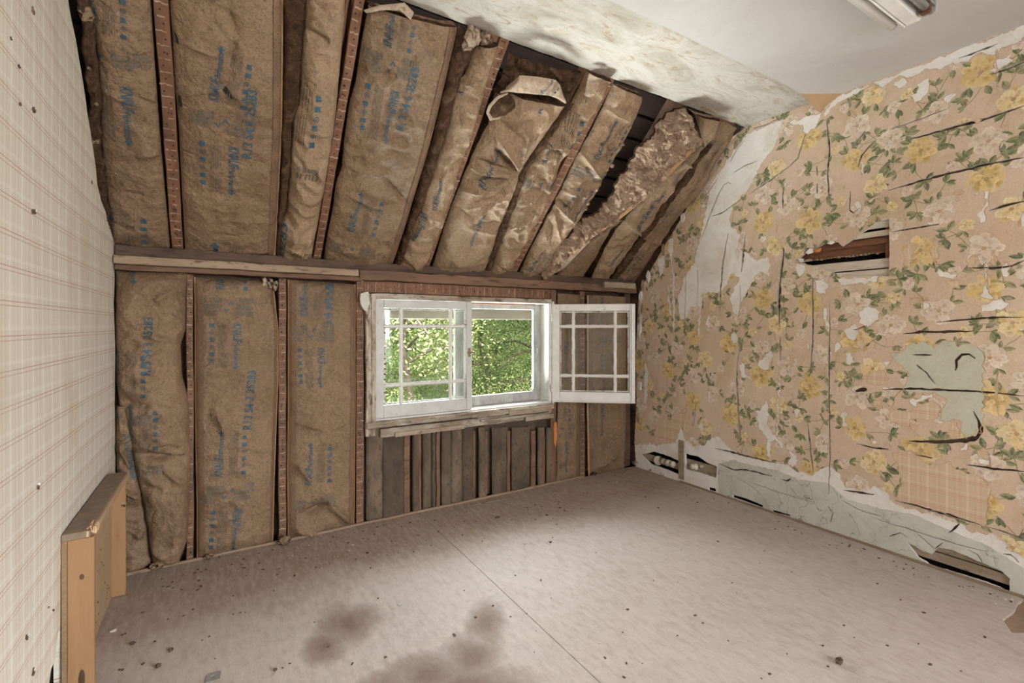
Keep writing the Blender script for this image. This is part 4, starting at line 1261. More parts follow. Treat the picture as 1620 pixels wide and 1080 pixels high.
class Ink:
    def __init__(s, surf): s.s = surf; s.v = []; s.f = []
    def add(s, V, F, org, d, upv, sx_, sy_, shear=0.0):
        """V in unit coords: x along d scaled sx_, y along upv scaled sy_"""
        idx = []
        for x, y in V:
            a = org + d * (x * sx_ + shear * y * sy_) + upv * (y * sy_)
            loc = s.s.cast(a.x, a.y)
            if loc is None: idx.append(None)
            else:
                idx.append(len(s.v)); s.v.append(loc + s.s.pl.n * .0042)
        for f in F:
            g = [idx[i] for i in f]
            if None not in g: s.f.append(g)
    def rect(s, x0, x1, y0, y1, org, d, upv, nx=6, ny=3):
        V = [(x0 + (x1 - x0) * i / nx, y0 + (y1 - y0) * j / ny) for j in range(ny + 1) for i in range(nx + 1)]
        F = [(j * (nx + 1) + i, j * (nx + 1) + i + 1, (j + 1) * (nx + 1) + i + 1, (j + 1) * (nx + 1) + i) for j in range(ny) for i in range(nx)]
        s.add(V, F, org, d, upv, 1, 1)
    def build(s, name, mat, parent):
        if s.f:
            o = mesh_obj(name, (s.v, s.f), mat, parent)
            o['kind'] = 'stuff'
            return o

def frame(pl, p0, p1):
    A, B = Vector(pl.p2(*p0, .02)), Vector(pl.p2(*p1, .02))
    d = (B - A); L = d.length; d.normalize()
    return A, d, Vector((-d.y, d.x)), L

def logo(surf, parent, p0, p1, extras=True):
    A, d, up, L = frame(surf.pl, p0, p1)
    k = Ink(surf)
    ch = .155 * L
    k.add(*text_flat('KNAUF'), A, d, up, .41 * L, ch * 1.05, .08)
    k.add(*text_flat('Performance'), A + d * .43 * L + up * .012 * L, d, up, .47 * L, ch * .62, .12)
    c = A + d * .955 * L + up * ch * .38
    k.rect(-.05 * L, .05 * L, -.014 * L, .014 * L, c, d, up, 3, 1); k.rect(-.014 * L, .014 * L, -.05 * L, .05 * L, c, d, up, 1, 3)
    if not k.build('brand_lettering', M['ink'], parent): pass
    if not extras: return
    k = Ink(surf); g = Ink(surf)
    # column of small symbols
    for i in range(6):
        c = A + d * (.04 + .155 * i) * L - up * .40 * L
        r = .042 * L
        if i in (1, 3):
            n = 10
            V = [(math.cos(t * 6.283 / n) * q, math.sin(t * 6.283 / n) * q) for t in range(n) for q in (1, .72)]
            F = [(2 * t, 2 * t + 1, (2 * t + 3) % (2 * n), (2 * t + 2) % (2 * n)) for t in range(n)]
            k.add(V, F, c, d, up, r, r)
            k.rect(-r * .3, r * .3, -r * .3, r * .3, c, d, up, 1, 1)
        elif i in (0, 4):
            k.rect(-r, r, -r * .2, r, c, d, up, 2, 2); k.rect(-r, r, -r, -r * .45, c, d, up, 2, 1)
        else:
            k.rect(-r, -r * .1, -r, r, c, d, up, 1, 2); k.rect(r * .15, r, -r * .7, r, c, d, up, 1, 2)
    # lines of fine print
    for q in range(5):
        y = -(.13 + .036 * q) * L
        x = .02
        while x < .95:
            w = random.uniform(.04, .16)
            if not (.46 < x < .55): g.rect(x * L, min(.97, x + w) * L, y, y + .011 * L, A, d, up, 2, 1)
            x += w + .02
    # information blocks and arrow before the lettering
    o = A - d * .46 * L
    for (y0, y1) in ((-.55, -.22), (.12, .40)):
        for x0, x1 in ((-.12, .0), (.03, .11)):
            n = 12
            for q in range(n):
                a0 = y0 + (y1 - y0) * q / n
                if random.random() < .16: continue
                g.rect(x0 * L * random.uniform(.8, 1), x1 * L * random.uniform(.85, 1), a0 * L, (a0 + (y1 - y0) / n * .95) * L, o, d, up, 2, 1)
    V = [(-.035, 0), (.045, .05), (.045, .024), (.0, .0), (.045, -.024), (.045, -.05)]
    k.add(V, [(0, 3, 2, 1), (0, 5, 4, 3)], o - up * .05 * L, d, up, L, L)
    k.build('symbol_print', M['ink'], parent); g.build('fine_print', M['ink_grey'], parent)

def code(surf, parent, p0, p1, s, asp=.125):
    A, d, up, L = frame(surf.pl, p0, p1)
    k = Ink(surf)
    k.add(*text_flat(s), A, d, up, L, asp * L)
    k.build('code_lettering', M['ink'], parent)

def batt(pl, label, Lp, Rp, logos=(), codes=(), flange=None, mat='kraft', skirt=.08, plain_logos=(), **kw):
    s = Surf(pl, Lp, Rp, **kw)
    e = empty('insulation_batt', s.at(.5, 1.0))
    tag(e, label, 'insulation', 'kraft faced insulation batts')
    mesh_obj('kraft_facing', (s.v, s.f), M[mat], e, True)
    mesh_obj('glass_wool', s.skirt(skirt), M['wool'], e, True)
    for side, w in (flange or ()):
        if side == 'R':
            mesh_obj('stapling_flange', s.ribbon(1 - w, .998, .004), M['flange'], e, True)
            mesh_obj('folded_edge', s.ribbon(.985, 1.004, .007, m=2), M['flange_edge'], e, True)
        else:
            mesh_obj('stapling_flange', s.ribbon(.002, w, .004), M['flange'], e, True)
            mesh_obj('folded_edge', s.ribbon(-.004, .018, .007, m=2), M['flange_edge'], e, True)
    for q in logos: logo(s, e, *q)
    for q in plain_logos: logo(s, e, *q, extras=False)
    for q in codes: code(s, e, *q)
    e['_'] = 0; del e['_']
    return e, s

def wool(parent, pl, Lp, Rp, mat='wool', name='exposed_wool', **kw):
    k = dict(eoff=-.01, bulge=.025, fold=.006, crump=0, nu=12, nv=110, fuzz=.010, endt=.05)
    k.update(kw)
    s = Surf(pl, Lp, Rp, **k)
    mesh_obj(name, (s.v, s.f), M[mat], parent, True)
    return s

# --- roof slope, from the plaid wall to the floral wall
e, s = batt(SL, 'narrow kraft batt at the far left of the slope against the plaid wall',
     [(131, -40), (138, 0), (150, 50), (158, 130), (159, 200), (164, 270), (171, 320), (177, 370), (183, 392)],
     [(236, -40), (239, 0), (245, 100), (252, 200), (260, 290), (266, 350), (269, 392)],
     logos=[((190, 137), (197, 228)), ((152, 50), (146, -45)), ((184, 405), (178, 330))], seed=1, bulge=.03, crump=7, fold=.005)
wool(e, SL, [(118, -40), (124, 0), (130, 60), (136, 130), (142, 190), (148, 260), (160, 310), (172, 360)],
     [(136, -40), (142, 0), (152, 60), (160, 130), (160, 195), (165, 270), (171, 320), (179, 375)], eoff=.0, bulge=.035, fuzz=.014, name='rolled_wool_edge')
for (px, py, sz) in ((137, 22, .042), (151, 222, .03), (152, 165, .014), (141, 108, .014)):
    c = SL.p3(px, py, .035); bm = bmesh.new()
    bmesh.ops.create_icosphere(bm, subdivisions=3, radius=1)
    for v in bm.verts:
        n_ = noise.noise_vector(v.co * 1.7 + Vector((px, py, 0)))
        v.co = c + (Vector((v.co.x * .9, v.co.y * .7, v.co.z * 1.1)) + n_ * .7) * sz * .5
    mesh_obj('torn_paper_tuft', bm, M['kraft'], e, True)

e, s = batt(SL, 'wide kraft batt with a small black hole, second on the slope from left',
     [(262, -40), (268, 0), (273, 60), (277, 140), (283, 200), (286, 270), (290, 340), (293, 400)],
     [(449, -40), (448, 0), (447, 100), (446, 200), (441, 300), (435, 412)],
     logos=[((345, 160), (357, 75)), ((362, 230), (361, 307)), ((344, 470), (348, 386))], codes=[((398, 250), (407, 143), 'R13 S4 6 25283')],
     flange=[('R', .095)], seed=2, bulge=.04, crump=9, fold=.006, creases=[(360, 0, 372, 60, -.015, .01), (372, 60, 362, 105, -.018, .012), (285, 65, 345, 85, .012, .008), (285, 150, 350, 135, .010, .008), (362, 135, 390, 165, .012, .008)])
hp = Region(rag([SL.p2(x, y) for x, y in ((352, 137), (357, 131), (362, 138), (369, 151), (366, 152), (359, 146))], .002, .01, 3))
k = Ink(s); P = hp.p; k.add([(x, y) for x, y in P], [tuple(range(len(P)))], Vector((0, 0)), Vector((1, 0)), Vector((0, 1)), 1, 1)
k.build('torn_hole', M['void'], e)
for pts in ([(275, 48), (281, 58), (284, 70), (279, 66)], [(281, 150), (286, 152), (289, 167), (283, 169)]):
    k = Ink(s); P = [SL.p2(x, y) for x, y in pts]; k.add(P, [tuple(range(len(P)))], Vector((0, 0)), Vector((1, 0)), Vector((0, 1)), 1, 1)
    k.build('torn_hole', M['void'], e)

e, s = batt(SL, 'pale narrow kraft batt with wool showing on its left, third on the slope',
     [(486, -40), (483, 0), (478, 60), (474, 120), (474, 150), (463, 182), (459, 250), (453, 330), (444, 355), (440, 410)],
     [(549, -40), (546, 0), (540, 80), (529, 200), (512, 300), (498, 375), (492, 410)],
     logos=[((449, 222), (459, 120))], codes=[((447, 412), (455, 355), '25283')], mat='kraft_pale_lit', gain=2.3, seed=3, bulge=.06, crump=12, fold=.012,
     creases=[(480, 25, 530, 15, .018, .01), (478, 40, 520, 60, -.015, .01), (455, 380, 485, 345, .02, .012), (470, 400, 492, 370, .02, .01)])
wool(e, SL, [(447, -40), (448, 0), (448, 100), (446, 190), (444, 260), (438, 335), (436, 405)],
     [(488, -40), (484, 0), (479, 60), (475, 120), (476, 165), (462, 190), (459, 255), (452, 335), (441, 405)], eoff=-.02, bulge=.03, name='exposed_wool')

e, s = batt(SL, 'wide wrinkled kraft batt in the middle of the slope with a stapled right edge',
     [(583, 8), (571, 70), (562, 130), (552, 165), (546, 210), (541, 262), (531, 290), (526, 330), (516, 380), (511, 418)],
     [(722, 42), (713, 85), (698, 150), (681, 220), (666, 270), (651, 320), (633, 380), (618, 424)],
     logos=[((617, 73), (632, -10)), ((618, 140), (604, 222)), ((560, 366), (576, 303))], codes=[((637, 205), (663, 107), 'R13 S4 6 25283')],
     flange=[('R', .10)], seed=4, bulge=.045, crump=10, fold=.010,
     creases=[(575, 95, 600, 135, .02, .012), (600, 135, 625, 115, .022, .010), (605, 175, 660, 200, .018, .010), (545, 262, 600, 270, .02, .012), (600, 270, 645, 320, -.02, .012), (540, 300, 640, 340, .018, .012), (660, 50, 690, 95, .02, .008), (580, 210, 645, 235, .012, .008)])
wp = Surf(SL, [(575, 16), (600, 8), (640, 4), (655, 20)], [(580, 20), (602, 16), (632, 16), (650, 32)], eoff=.045, bulge=.01, fold=.004, crump=3, nu=8, nv=30, seed=5)
mesh_obj('folded_top_flap', (wp.v, wp.f), M['kraft_pale'], e, True)

e, s = batt(SL, 'narrow crumpled kraft batt with thick brown wool exposed on its left',
     [(752, 68), (742, 90), (735, 115), (727, 122), (720, 142), (711, 180), (701, 220), (691, 248), (680, 283), (666, 322), (651, 362), (641, 388), (627, 424)],
     [(786, 66), (773, 110), (758, 160), (745, 208), (729, 255), (716, 300), (702, 340), (690, 378), (676, 405), (662, 430)],
     plain_logos=[((731, 150), (747, 65)), ((690, 330), (699, 282)), ((668, 335), (650, 382))], mat='kraft_pale_lit', gain=2.3, seed=6, bulge=.05, crump=16, fold=.014,
     creases=[(720, 130, 760, 118, .03, .01), (727, 122, 735, 95, .02, .01), (690, 355, 700, 340, .02, .01)])
wool(e, SL, [(724, 40), (715, 85), (700, 150), (683, 222), (668, 272), (653, 322), (635, 382), (620, 424)],
     [(768, 52), (745, 92), (728, 124), (712, 182), (692, 250), (667, 324), (642, 390), (628, 426)], eoff=-.03, bulge=.035, fuzz=.012)
for i, (px, py, sz) in enumerate(((748, 58, .07), (766, 62, .05), (738, 72, .04))):
    c = SL.p3(px, py, .03); bm = bmesh.new()
    bmesh.ops.create_icosphere(bm, subdivisions=3, radius=1)
    for v in bm.verts:
        v.co = c + (v.co + noise.noise_vector(v.co * 1.9 + Vector((px, py, 0))) * .8) * sz * .5
    mesh_obj('torn_wool_tuft', bm, M['wool_pink' if i else 'kraft_pale'], e, True)

# torn batt with a gaping top
e, s = batt(SL, 'sagging kraft batt torn open at the top with a folded flap, mid slope',
     [(800, 142), (786, 152), (773, 190), (751, 235), (736, 270), (716, 320), (701, 362), (691, 400), (681, 430)],
     [(893, 162), (869, 198), (842, 236), (821, 270), (804, 320), (786, 365), (766, 428)],
     plain_logos=[((762, 290), (791, 233)), ((757, 333), (739, 383))], codes=[((851, 174), (872, 124), 'R13 S4')], mat='kraft_pale_lit', gain=2.3, seed=7, bulge=.075, crump=8, fold=.010, nu=52, nv=150,
     creases=[(818, 268, 735, 262, .022, .010), (818, 268, 728, 300, .026, .010), (818, 268, 745, 245, -.02, .010), (818, 266, 775, 200, .030, .012), (818, 266, 830, 190, .020, .015), (818, 270, 745, 340, .022, .012), (818, 270, 735, 282, -.018, .008), (818, 268, 775, 225, -.022, .012), (818, 268, 850, 200, -.015, .012), (818, 272, 790, 330, .016, .01), (740, 350, 790, 345, -.02, .012), (725, 325, 790, 300, .014, .008)])
wool(e, SL, [(806, 86), (796, 110), (786, 130), (778, 158), (783, 186)], [(918, 112), (914, 125), (906, 140), (898, 156), (886, 168)], eoff=-.035, bulge=.035, fold=.02, fuzz=.022, nu=44, nv=44, name='exposed_wool')
fl = Surf(SL, [(806, 132, .06), (812, 128, .075), (822, 119, .10), (850, 121, .11), (879, 126, .10), (886, 134, .08), (893, 158, .055)],
          [(789, 148, .05), (803, 145, .075), (820, 147, .095), (845, 149, .10), (868, 151, .095), (880, 155, .075), (893, 163, .05)], eoff=.06, bulge=.015, fold=.006, crump=4, nu=14, nv=60, endt=0, seed=8)
mesh_obj('folded_flap', (fl.v, fl.f), M['kraft_pale'], e, True)
logo(fl, e, (838, 148), (866, 112))
cw = Surf(SL, [(789, 150, .05), (776, 164, .05), (772, 178, .05), (776, 189, .05)], [(806, 148, .065), (814, 158, .06), (814, 170, .055), (800, 182, .05)], eoff=.05, bulge=-.02, fold=.01, fuzz=.008, nu=16, nv=16, endt=0, seed=9)
mesh_obj('gaping_hole_wool', (cw.v, cw.f), M['wool'], e, True)
lp = Surf(SL, [(803, 146, .085), (786, 152, .08), (773, 166, .075), (769, 178, .07), (775, 191, .07), (790, 188, .075)], [(803, 149, .085), (789, 156, .08), (778, 168, .075), (774, 178, .07), (780, 187, .07), (792, 184, .075)], eoff=.07, bulge=.004, fold=.002, crump=0, nu=4, nv=40, endt=0, seed=10)
mesh_obj('torn_lip', (lp.v, lp.f), M['kraft_pale'], e, True)
tl = Surf(SL, [(800, 138, .05), (812, 128, .06), (824, 120, .07)], [(786, 150, .045), (800, 144, .055), (812, 138, .065)], eoff=.05, bulge=.02, fold=.012, crump=5, nu=10, nv=16, endt=0, seed=11)
mesh_obj('torn_scrap', (tl.v, tl.f), M['kraft_pale'], e, True)

e, s = batt(SL, 'narrow crumpled kraft batt right of the torn gaping batt',
     [(928, 112), (905, 160), (893, 178), (872, 205), (848, 242), (826, 275), (810, 322), (793, 368), (772, 430)],
     [(962, 122), (945, 152), (925, 190), (907, 225), (886, 252), (868, 312), (842, 362), (825, 395), (803, 436)],
     logos=[((862, 255), (893, 170))], codes=[((773, 418), (797, 383), 'R13 S4')], mat='kraft_pale_lit', gain=2.3, seed=12, bulge=.055, crump=18, fold=.016,
     creases=[(842, 238, 900, 215, .03, .010), (815, 322, 850, 300, .022, .01), (800, 360, 840, 330, .022, .01), (870, 230, 890, 245, -.02, .01)])
wool(e, SL, [(900, 160), (870, 197), (843, 236), (822, 270), (805, 320), (787, 366), (765, 428)], [(906, 162), (881, 197), (854, 236), (832, 270), (815, 320), (797, 366), (776, 428)], eoff=.0, bulge=.022, fuzz=.012, nu=8, name='exposed_wool')
tp = Surf(SL, [(932, 116, .05), (928, 135, .055), (924, 150, .05)], [(952, 124, .05), (946, 138, .055), (934, 152, .05)], eoff=.05, bulge=.02, fold=.014, crump=6, nu=14, nv=18, endt=0, seed=13)
mesh_obj('torn_scrap', (tp.v, tp.f), M['kraft_pale'], e, True)

e, s = batt(SL, 'kraft batt with a ragged right edge beside the black gap in the roof',
     [(968, 131), (952, 170), (936, 203), (916, 238), (900, 272), (881, 312), (861, 352), (836, 397), (818, 438)],
     [(1014, 150), (1012, 158), (998, 197), (984, 228), (966, 256), (953, 282), (942, 302), (926, 328), (910, 352), (882, 388), (860, 425), (853, 438)],
     logos=[((943, 250), (977, 190)), ((932, 299), (903, 347)), ((838, 427), (860, 398))], mat='kraft_pale_lit', gain=2.3, seed=14, bulge=.05, crump=10, fold=.010,
     creases=[(915, 235, 945, 278, .035, .010), (872, 318, 905, 345, .022, .012), (880, 300, 935, 305, .022, .01), (875, 312, 900, 330, -.02, .01), (952, 168, 1000, 190, .018, .008), (872, 318, 880, 370, .018, .01)])
for i, (px, py) in enumerate(((996, 200), (984, 228), (968, 262), (960, 268), (944, 300), (930, 322), (926, 330), (910, 352))):
    c = SL.p3(px, py, .02); bm = bmesh.new()
    bmesh.ops.create_icosphere(bm, subdivisions=2, radius=1)
    for v in bm.verts:
        v.co = c + (v.co + noise.noise_vector(v.co * 2.2 + Vector((px, py, 0))) * .9) * .011
    mesh_obj('frayed_wool', bm, M['wool_pink'], e, True)

# hanging strip of pink wool peeled out of its bay
hb = empty('hanging_insulation_batt', SL.p3(855, 436, 0))
tag(hb, 'peeled strip of pink glass wool hanging diagonally across the black gap', 'insulation')
Lh = [(1068, 172, .0), (1052, 182, .0), (1043, 196, .0), (1032, 213, .0), (1010, 229, .0), (1003, 250, .0), (990, 272, .0), (974, 292, .0), (957, 321, .0), (940, 338, .0), (918, 354, .0), (898, 374, .0), (878, 393, .0), (864, 415, .0), (852, 438, .0)]
Rh = [(1082, 170, .05), (1092, 182, .07), (1098, 200, .08), (1108, 222, .09), (1092, 238, .10), (1070, 260, .10), (1045, 285, .10), (1020, 308, .10), (998, 328, .09), (972, 348, .08), (950, 362, .08), (930, 376, .07), (908, 396, .06), (890, 412, .04), (862, 437, .02)]
hs = Surf(SL, Lh, Rh, bulge=.05, fold=.012, crump=0, fuzz=.030, nu=64, nv=260, endt=.05, topt=.04, seed=15, freq=9, gain=1.0)
mesh_obj('glass_wool', (hs.v, hs.f), M['wool_pink'], hb, True)
mesh_obj('glass_wool_edge', hs.skirt(.02), M['wool'], hb, True)
kb = Surf(SL, [(p[0] - 1, p[1] - 1, p[2] + .012) for p in Rh[3:]], [(p[0] + 3, p[1] + 3, p[2] + .006) for p in Rh[3:]], bulge=.0, fold=.003, crump=0, nu=3, nv=90, endt=0, seed=16)
mesh_obj('kraft_edge', (kb.v, kb.f), M['flange_edge'], hb, True)
kc = Surf(SL, [(930, 378, .05), (905, 398, .05), (885, 415, .045), (856, 437, .03)], [(934, 380, .05), (912, 404, .05), (893, 424, .04), (868, 438, .02)], bulge=.006, fold=.004, crump=2, nu=6, nv=30, endt=0, seed=17)
mesh_obj('curled_kraft_end', (kc.v, kc.f), M['kraft_pale'], hb, True)
# loose fibres standing off the wool
bm = bmesh.new(); rf = random.Random(3)
for i in range(900):
    u, v = rf.uniform(.0, 1), rf.uniform(0, .97)
    p = hs.at(u, v); d = Vector((rf.gauss(0, 1), rf.gauss(0, 1), rf.gauss(0, 1))).normalized()
    w = d.orthogonal().normalized() * .0016; l = rf.uniform(.012, .035)
    q = p + SL.n * .004; prev = None
    for k_ in range(4):
        a = bm.verts.new(q + w); b = bm.verts.new(q - w)
        if prev: bm.faces.new((prev[0], prev[1], b, a))
        prev = (a, b); q = q + d * l / 3; d = (d + Vector((rf.gauss(0, .5), rf.gauss(0, .5), rf.gauss(0, .5))) + SL.n * .1).normalized()
mesh_obj('loose_fibres', bm, M['wool_pink'], hb)['kind'] = 'stuff'

e, s = batt(SL, 'small dark kraft batt at the foot of the slope under the hanging wool',
     [(975, 345), (950, 366), (928, 382), (905, 404), (888, 424), (876, 440)], [(985, 342), (966, 358), (952, 384), (942, 406), (930, 425), (918, 442)],
     plain_logos=[((893, 432), (912, 402)), ((915, 400), (926, 380))], seed=18, bulge=.035, crump=4, fold=.006, eoff=-.03, nu=24, nv=60)
e, s = batt(SL, 'kraft batt with large blue digits between hanging wool and floral wall',
     [(1098, 180), (1106, 204), (1112, 226), (1090, 243), (1065, 268), (1035, 297), (1010, 322), (990, 342), (972, 365), (958, 390), (946, 415), (934, 442)],
     [(1137, 188), (1128, 215), (1100, 240), (1082, 270), (1062, 296), (1045, 322), (1028, 350), (1012, 368), (1000, 388), (985, 410), (970, 430), (960, 446)],
     codes=[((1008, 361), (1051, 308), '25283 S4')], plain_logos=[((1066, 292), (1084, 268)), ((965, 420), (985, 395))], mat='kraft_pale_lit', gain=2.3, seed=19, bulge=.04, crump=9, fold=.012, eoff=-.02, nu=36, nv=140,
     creases=[(985, 345, 1012, 368, .03, .008), (1080, 250, 1090, 262, .02, .008)])
wool(e, SL, [(1120, 224), (1100, 246), (1082, 276), (1062, 302), (1040, 332), (1020, 362), (1000, 392), (985, 415), (968, 442)], [(1128, 226), (1108, 250), (1092, 280), (1072, 306), (1050, 338), (1028, 368), (1008, 398), (993, 420), (978, 444)], eoff=-.02, bulge=.02, nu=8, fuzz=.010)
e, s = batt(SL, 'long shadowed kraft batt folded against the floral wall, last on the slope',
     [(1140, 188), (1128, 208), (1115, 232), (1096, 262), (1070, 297), (1045, 330), (1018, 366), (1000, 392), (980, 420), (965, 447)],
     [(1164, 200), (1153, 222), (1134, 250), (1112, 284), (1092, 312), (1072, 342), (1052, 372), (1035, 397), (1020, 420), (1006, 447)],
     logos=[((1121, 246), (1135, 224)), ((985, 428), (1012, 396)), ((1040, 350), (1062, 322))], seed=20, bulge=.035, crump=8, fold=.012, eoff=-.03, nu=30, nv=140,
     creases=[(1134, 250, 1060, 360, .025, .008), (1112, 290, 1030, 400, -.02, .010), (1150, 215, 1110, 280, -.02, .01)])

# --- knee wall left of the window
e, s = batt(WIN, 'dark slumped kraft batt end in the corner behind the leaning wood frame',
     [(184, 640), (184, 700), (186, 760), (188, 830), (190, 906)], [(212, 640), (218, 700), (228, 770), (236, 840), (242, 898)],
     logos=[((196, 690), (206, 760))], seed=21, bulge=.04, crump=12, fold=.02, eoff=-.05, nu=24, nv=90, endt=.04,
     creases=[(188, 700, 206, 740, .03, .01), (190, 770, 225, 790, .03, .01), (190, 830, 230, 850, .025, .01)])
e, s = batt(WIN, 'bulging kraft batt of the knee wall next to the plaid wall',
     [(183, 428), (183, 520), (184, 600), (188, 640), (205, 690), (214, 740), (226, 790), (234, 840), (242, 898)],
     [(297, 430), (294, 470), (294, 520), (286, 543), (288, 595), (300, 635), (301, 690), (303, 720), (301, 785), (298, 850), (283, 890)],
     logos=[((190, 630), (190, 553)), ((206, 372), (208, 450)), ((212, 712), (212, 640))], codes=[((240, 592), (244, 502), 'R13 S4 3 25283')], seed=22, bulge=.075, crump=9, fold=.014, nu=44, nv=140, endt=.05, topt=.04,
     creases=[(210, 715, 300, 720, -.03, .012), (245, 480, 285, 455, .02, .012), (225, 530, 288, 542, .022, .010), (190, 632, 240, 640, -.02, .01), (225, 765, 260, 770, -.02, .01), (240, 700, 300, 690, .01, .01), (260, 740, 300, 765, .02, .01)])
e, s = batt(WIN, 'flat kraft batt of the knee wall with two stapled edges, second from the plaid wall',
     [(307, 438), (308, 520), (308, 600), (309, 700), (311, 800), (311, 886)], [(432, 445), (440, 520), (440, 600), (437, 680), (434, 760), (432, 856)],
     logos=[((369, 512), (369, 583)), ((355, 458), (357, 385)), ((352, 752), (355, 680)), ((370, 803), (365, 872))], codes=[((397, 678), (405, 586), 'R13 S4 3 25283')],
     flange=[('L', .10), ('R', .05)], seed=23, bulge=.05, crump=7, fold=.009, nu=40, nv=140, endt=.05, topt=.03,
     creases=[(340, 640, 358, 690, .02, .012), (410, 440, 440, 520, .02, .01), (400, 480, 440, 470, .02, .008)])
for i, (px, py) in enumerate(((418, 446), (428, 448), (436, 452))):
    c = WIN.p3(px, py, .02); bm = bmesh.new()
    bmesh.ops.create_icosphere(bm, subdivisions=2, radius=1)
    for v in bm.verts: v.co = c + (Vector((v.co.x * .5, v.co.y * .4, v.co.z * 1.4)) + noise.noise_vector(v.co * 2 + Vector((px, 0, 0))) * .7) * .02
    mesh_obj('frayed_paper', bm, M['kraft_pale'], e, True)
e, s = batt(WIN, 'kraft batt of the knee wall beside the window casing, dented at the bottom',
     [(455, 442), (455, 540), (455, 640), (454, 740), (455, 852)], [(562, 450), (562, 540), (562, 640), (561, 740), (560, 832)],
     logos=[((487, 500), (488, 428)), ((502, 550), (504, 614)), ((493, 766), (495, 700))], codes=[((525, 512), (529, 438), 'R13 S4 3 25283')],
     flange=[('L', .11), ('R', .09)], seed=24, bulge=.04, crump=5, fold=.008, nu=40, nv=130, endt=.04, topt=.03,
     creases=[(465, 665, 520, 680, .022, .010), (520, 680, 560, 660, .015, .01), (468, 730, 490, 760, .02, .012), (470, 815, 520, 795, -.035, .02), (520, 795, 558, 830, .03, .015), (460, 835, 510, 850, .03, .012)])
# --- right of the window
e, s = batt(WIN, 'narrow kraft batt of the knee wall just right of the window',
     [(882, 464), (882, 560), (882, 650), (881, 720), (880, 762)], [(917, 467), (917, 560), (917, 650), (916, 720), (916, 754)],
     logos=[((896, 700), (897, 748)), ((888, 668), (889, 620)), ((895, 540), (896, 590))], flange=[('R', .2)], seed=25, bulge=.02, crump=4, fold=.006, nu=24, nv=110, endt=.04)
e, s = batt(WIN, 'wider kraft batt of the knee wall in the corner under the open sash',
     [(928, 467), (928, 560), (928, 650), (929, 720), (930, 752)], [(990, 470), (990, 560), (990, 650), (989, 700), (988, 742)],
     logos=[((951, 640), (951, 690)), ((950, 470), (950, 520)), ((968, 560), (968, 610))], flange=[('L', .1)], seed=26, bulge=.03, crump=7, fold=.008, nu=30, nv=110, endt=.05,
     creases=[(955, 690, 985, 690, .018, .010), (945, 740, 980, 715, .025, .012)])
# bundled paper scraps at the foot of the wall
for i, (px, py, sz, lab) in enumerate(((450, 856, .035, 'crumpled scrap of kraft paper on the floor below the second wall stud'), (248, 896, .03, 'crumpled kraft scrap on the floor edge near the leaning wood frame'), (330, 880, .022, 'small torn kraft scrap below the first wall stud'))):
    p = FL.p3(px, py + 4); bm = bmesh.new()
    bmesh.ops.create_icosphere(bm, subdivisions=3, radius=1)
    for v in bm.verts:
        n_ = noise.noise_vector(v.co * 2.4 + Vector((px, 1, 0)))
        v.co = p + Vector((0, -.012, sz * .55)) + (Vector((v.co.x * 1.2, v.co.y * .5, v.co.z * .7)) + n_ * .55) * sz * .8
    zmin = min(v.co.z for v in bm.verts)
    for v in bm.verts: v.co.z -= zmin - .001
    tag(mesh_obj('paper_scrap', bm, M['kraft'], None, True), lab, 'paper scrap')

# --- old felt panels and thin laths below the window
fz = lambda px: zb(px, 0)
top_z = zb(640, 690); 
FX = [(579, 606, 'felt_pale', -.03), (606, 640, 'felt', -.02), (652, 663, 'felt_pale', -.02), (668, 682, 'felt_pale', -.025), (682, 691, 'felt', -.035), (698, 713, 'felt_pale', -.02), (713, 731, 'felt_pale', -.028), (731, 750, 'felt', -.02), (757, 768, 'felt_pale', -.018), (778, 803, 'felt', -.025), (809, 838, 'felt', -.022), (850, 860, 'felt_pale', -.02), (864, 873, 'felt_pale', -.02)]
LBL = ['far left, beside the bare stud', 'wide and dark, second from left', 'narrow, between the first two uprights', 'pale, left of the split upright', 'dark sliver by the split upright', 'pale, right of the split upright', 'brown, left of centre', 'dark, at the centre', 'narrow pale, right of centre', 'wide dark, right of centre', 'wide dark, third from right', 'narrow, second from right', 'last, at the right end']
for i, (p0, p1, mt, of) in enumerate(FX):
    s = Surf(WIN, [(p0, 676, of), (p0, 830, of)], [(p1, 674, of), (p1, 826, of)], bulge=.012, fold=.006, crump=3, seed=40 + i, nu=14, nv=50, endt=.03)
    e = mesh_obj('felt_panel', (s.v, s.f), M[mt], None, True)
    zmin = min(v.co.z for v in e.data.vertices)
    for v in e.data.vertices: v.co.z = max(v.co.z, .004)
    tag(e, 'old brown felt panel under the window, ' + LBL[i], 'felt', 'felt panels under the window')
SXP = [(640, 649), (663, 667), (691, 697), (749, 753), (768, 772), (803, 808), (841, 848), (860, 863)]
SLB = ['first from the left', 'second from the left', 'third from the left, splintered at the top', 'fourth from the left', 'fifth from the left', 'sixth from the left', 'second from the right end', 'thin one at the right end']
for i, (p0, p1) in enumerate(SXP):
    o = board('upright_strip', WIN, xa(p0, 750), xa(p1, 750), .003, zb(p0, 682), -.05, -.004, M['stud'] if i % 2 else M['beam_brown'], None, .002, .004, 8, 'b')
    tag(o, 'thin upright wood strip under the window, ' + SLB[i], 'strip', 'upright strips under the window')
mesh_obj('felt_backing', (lambda bm: (box_bm(bm, WIN, xa(577, 700), xa(874, 700), .003, zb(640, 676), -.075, -.06), bm)[1])(bmesh.new()), M['felt'], wall_front)

# ================================================================== WINDOW
A0, A1 = .6776 * H, 1.767 * H
B0, B1 = .5225 * H, 1.1355 * H
AM = 1.2286 * H
win = struct(empty('window_1', ((A0 + A1) / 2, D, B0)), 'old casement window, left sash shut and right sash swung open')
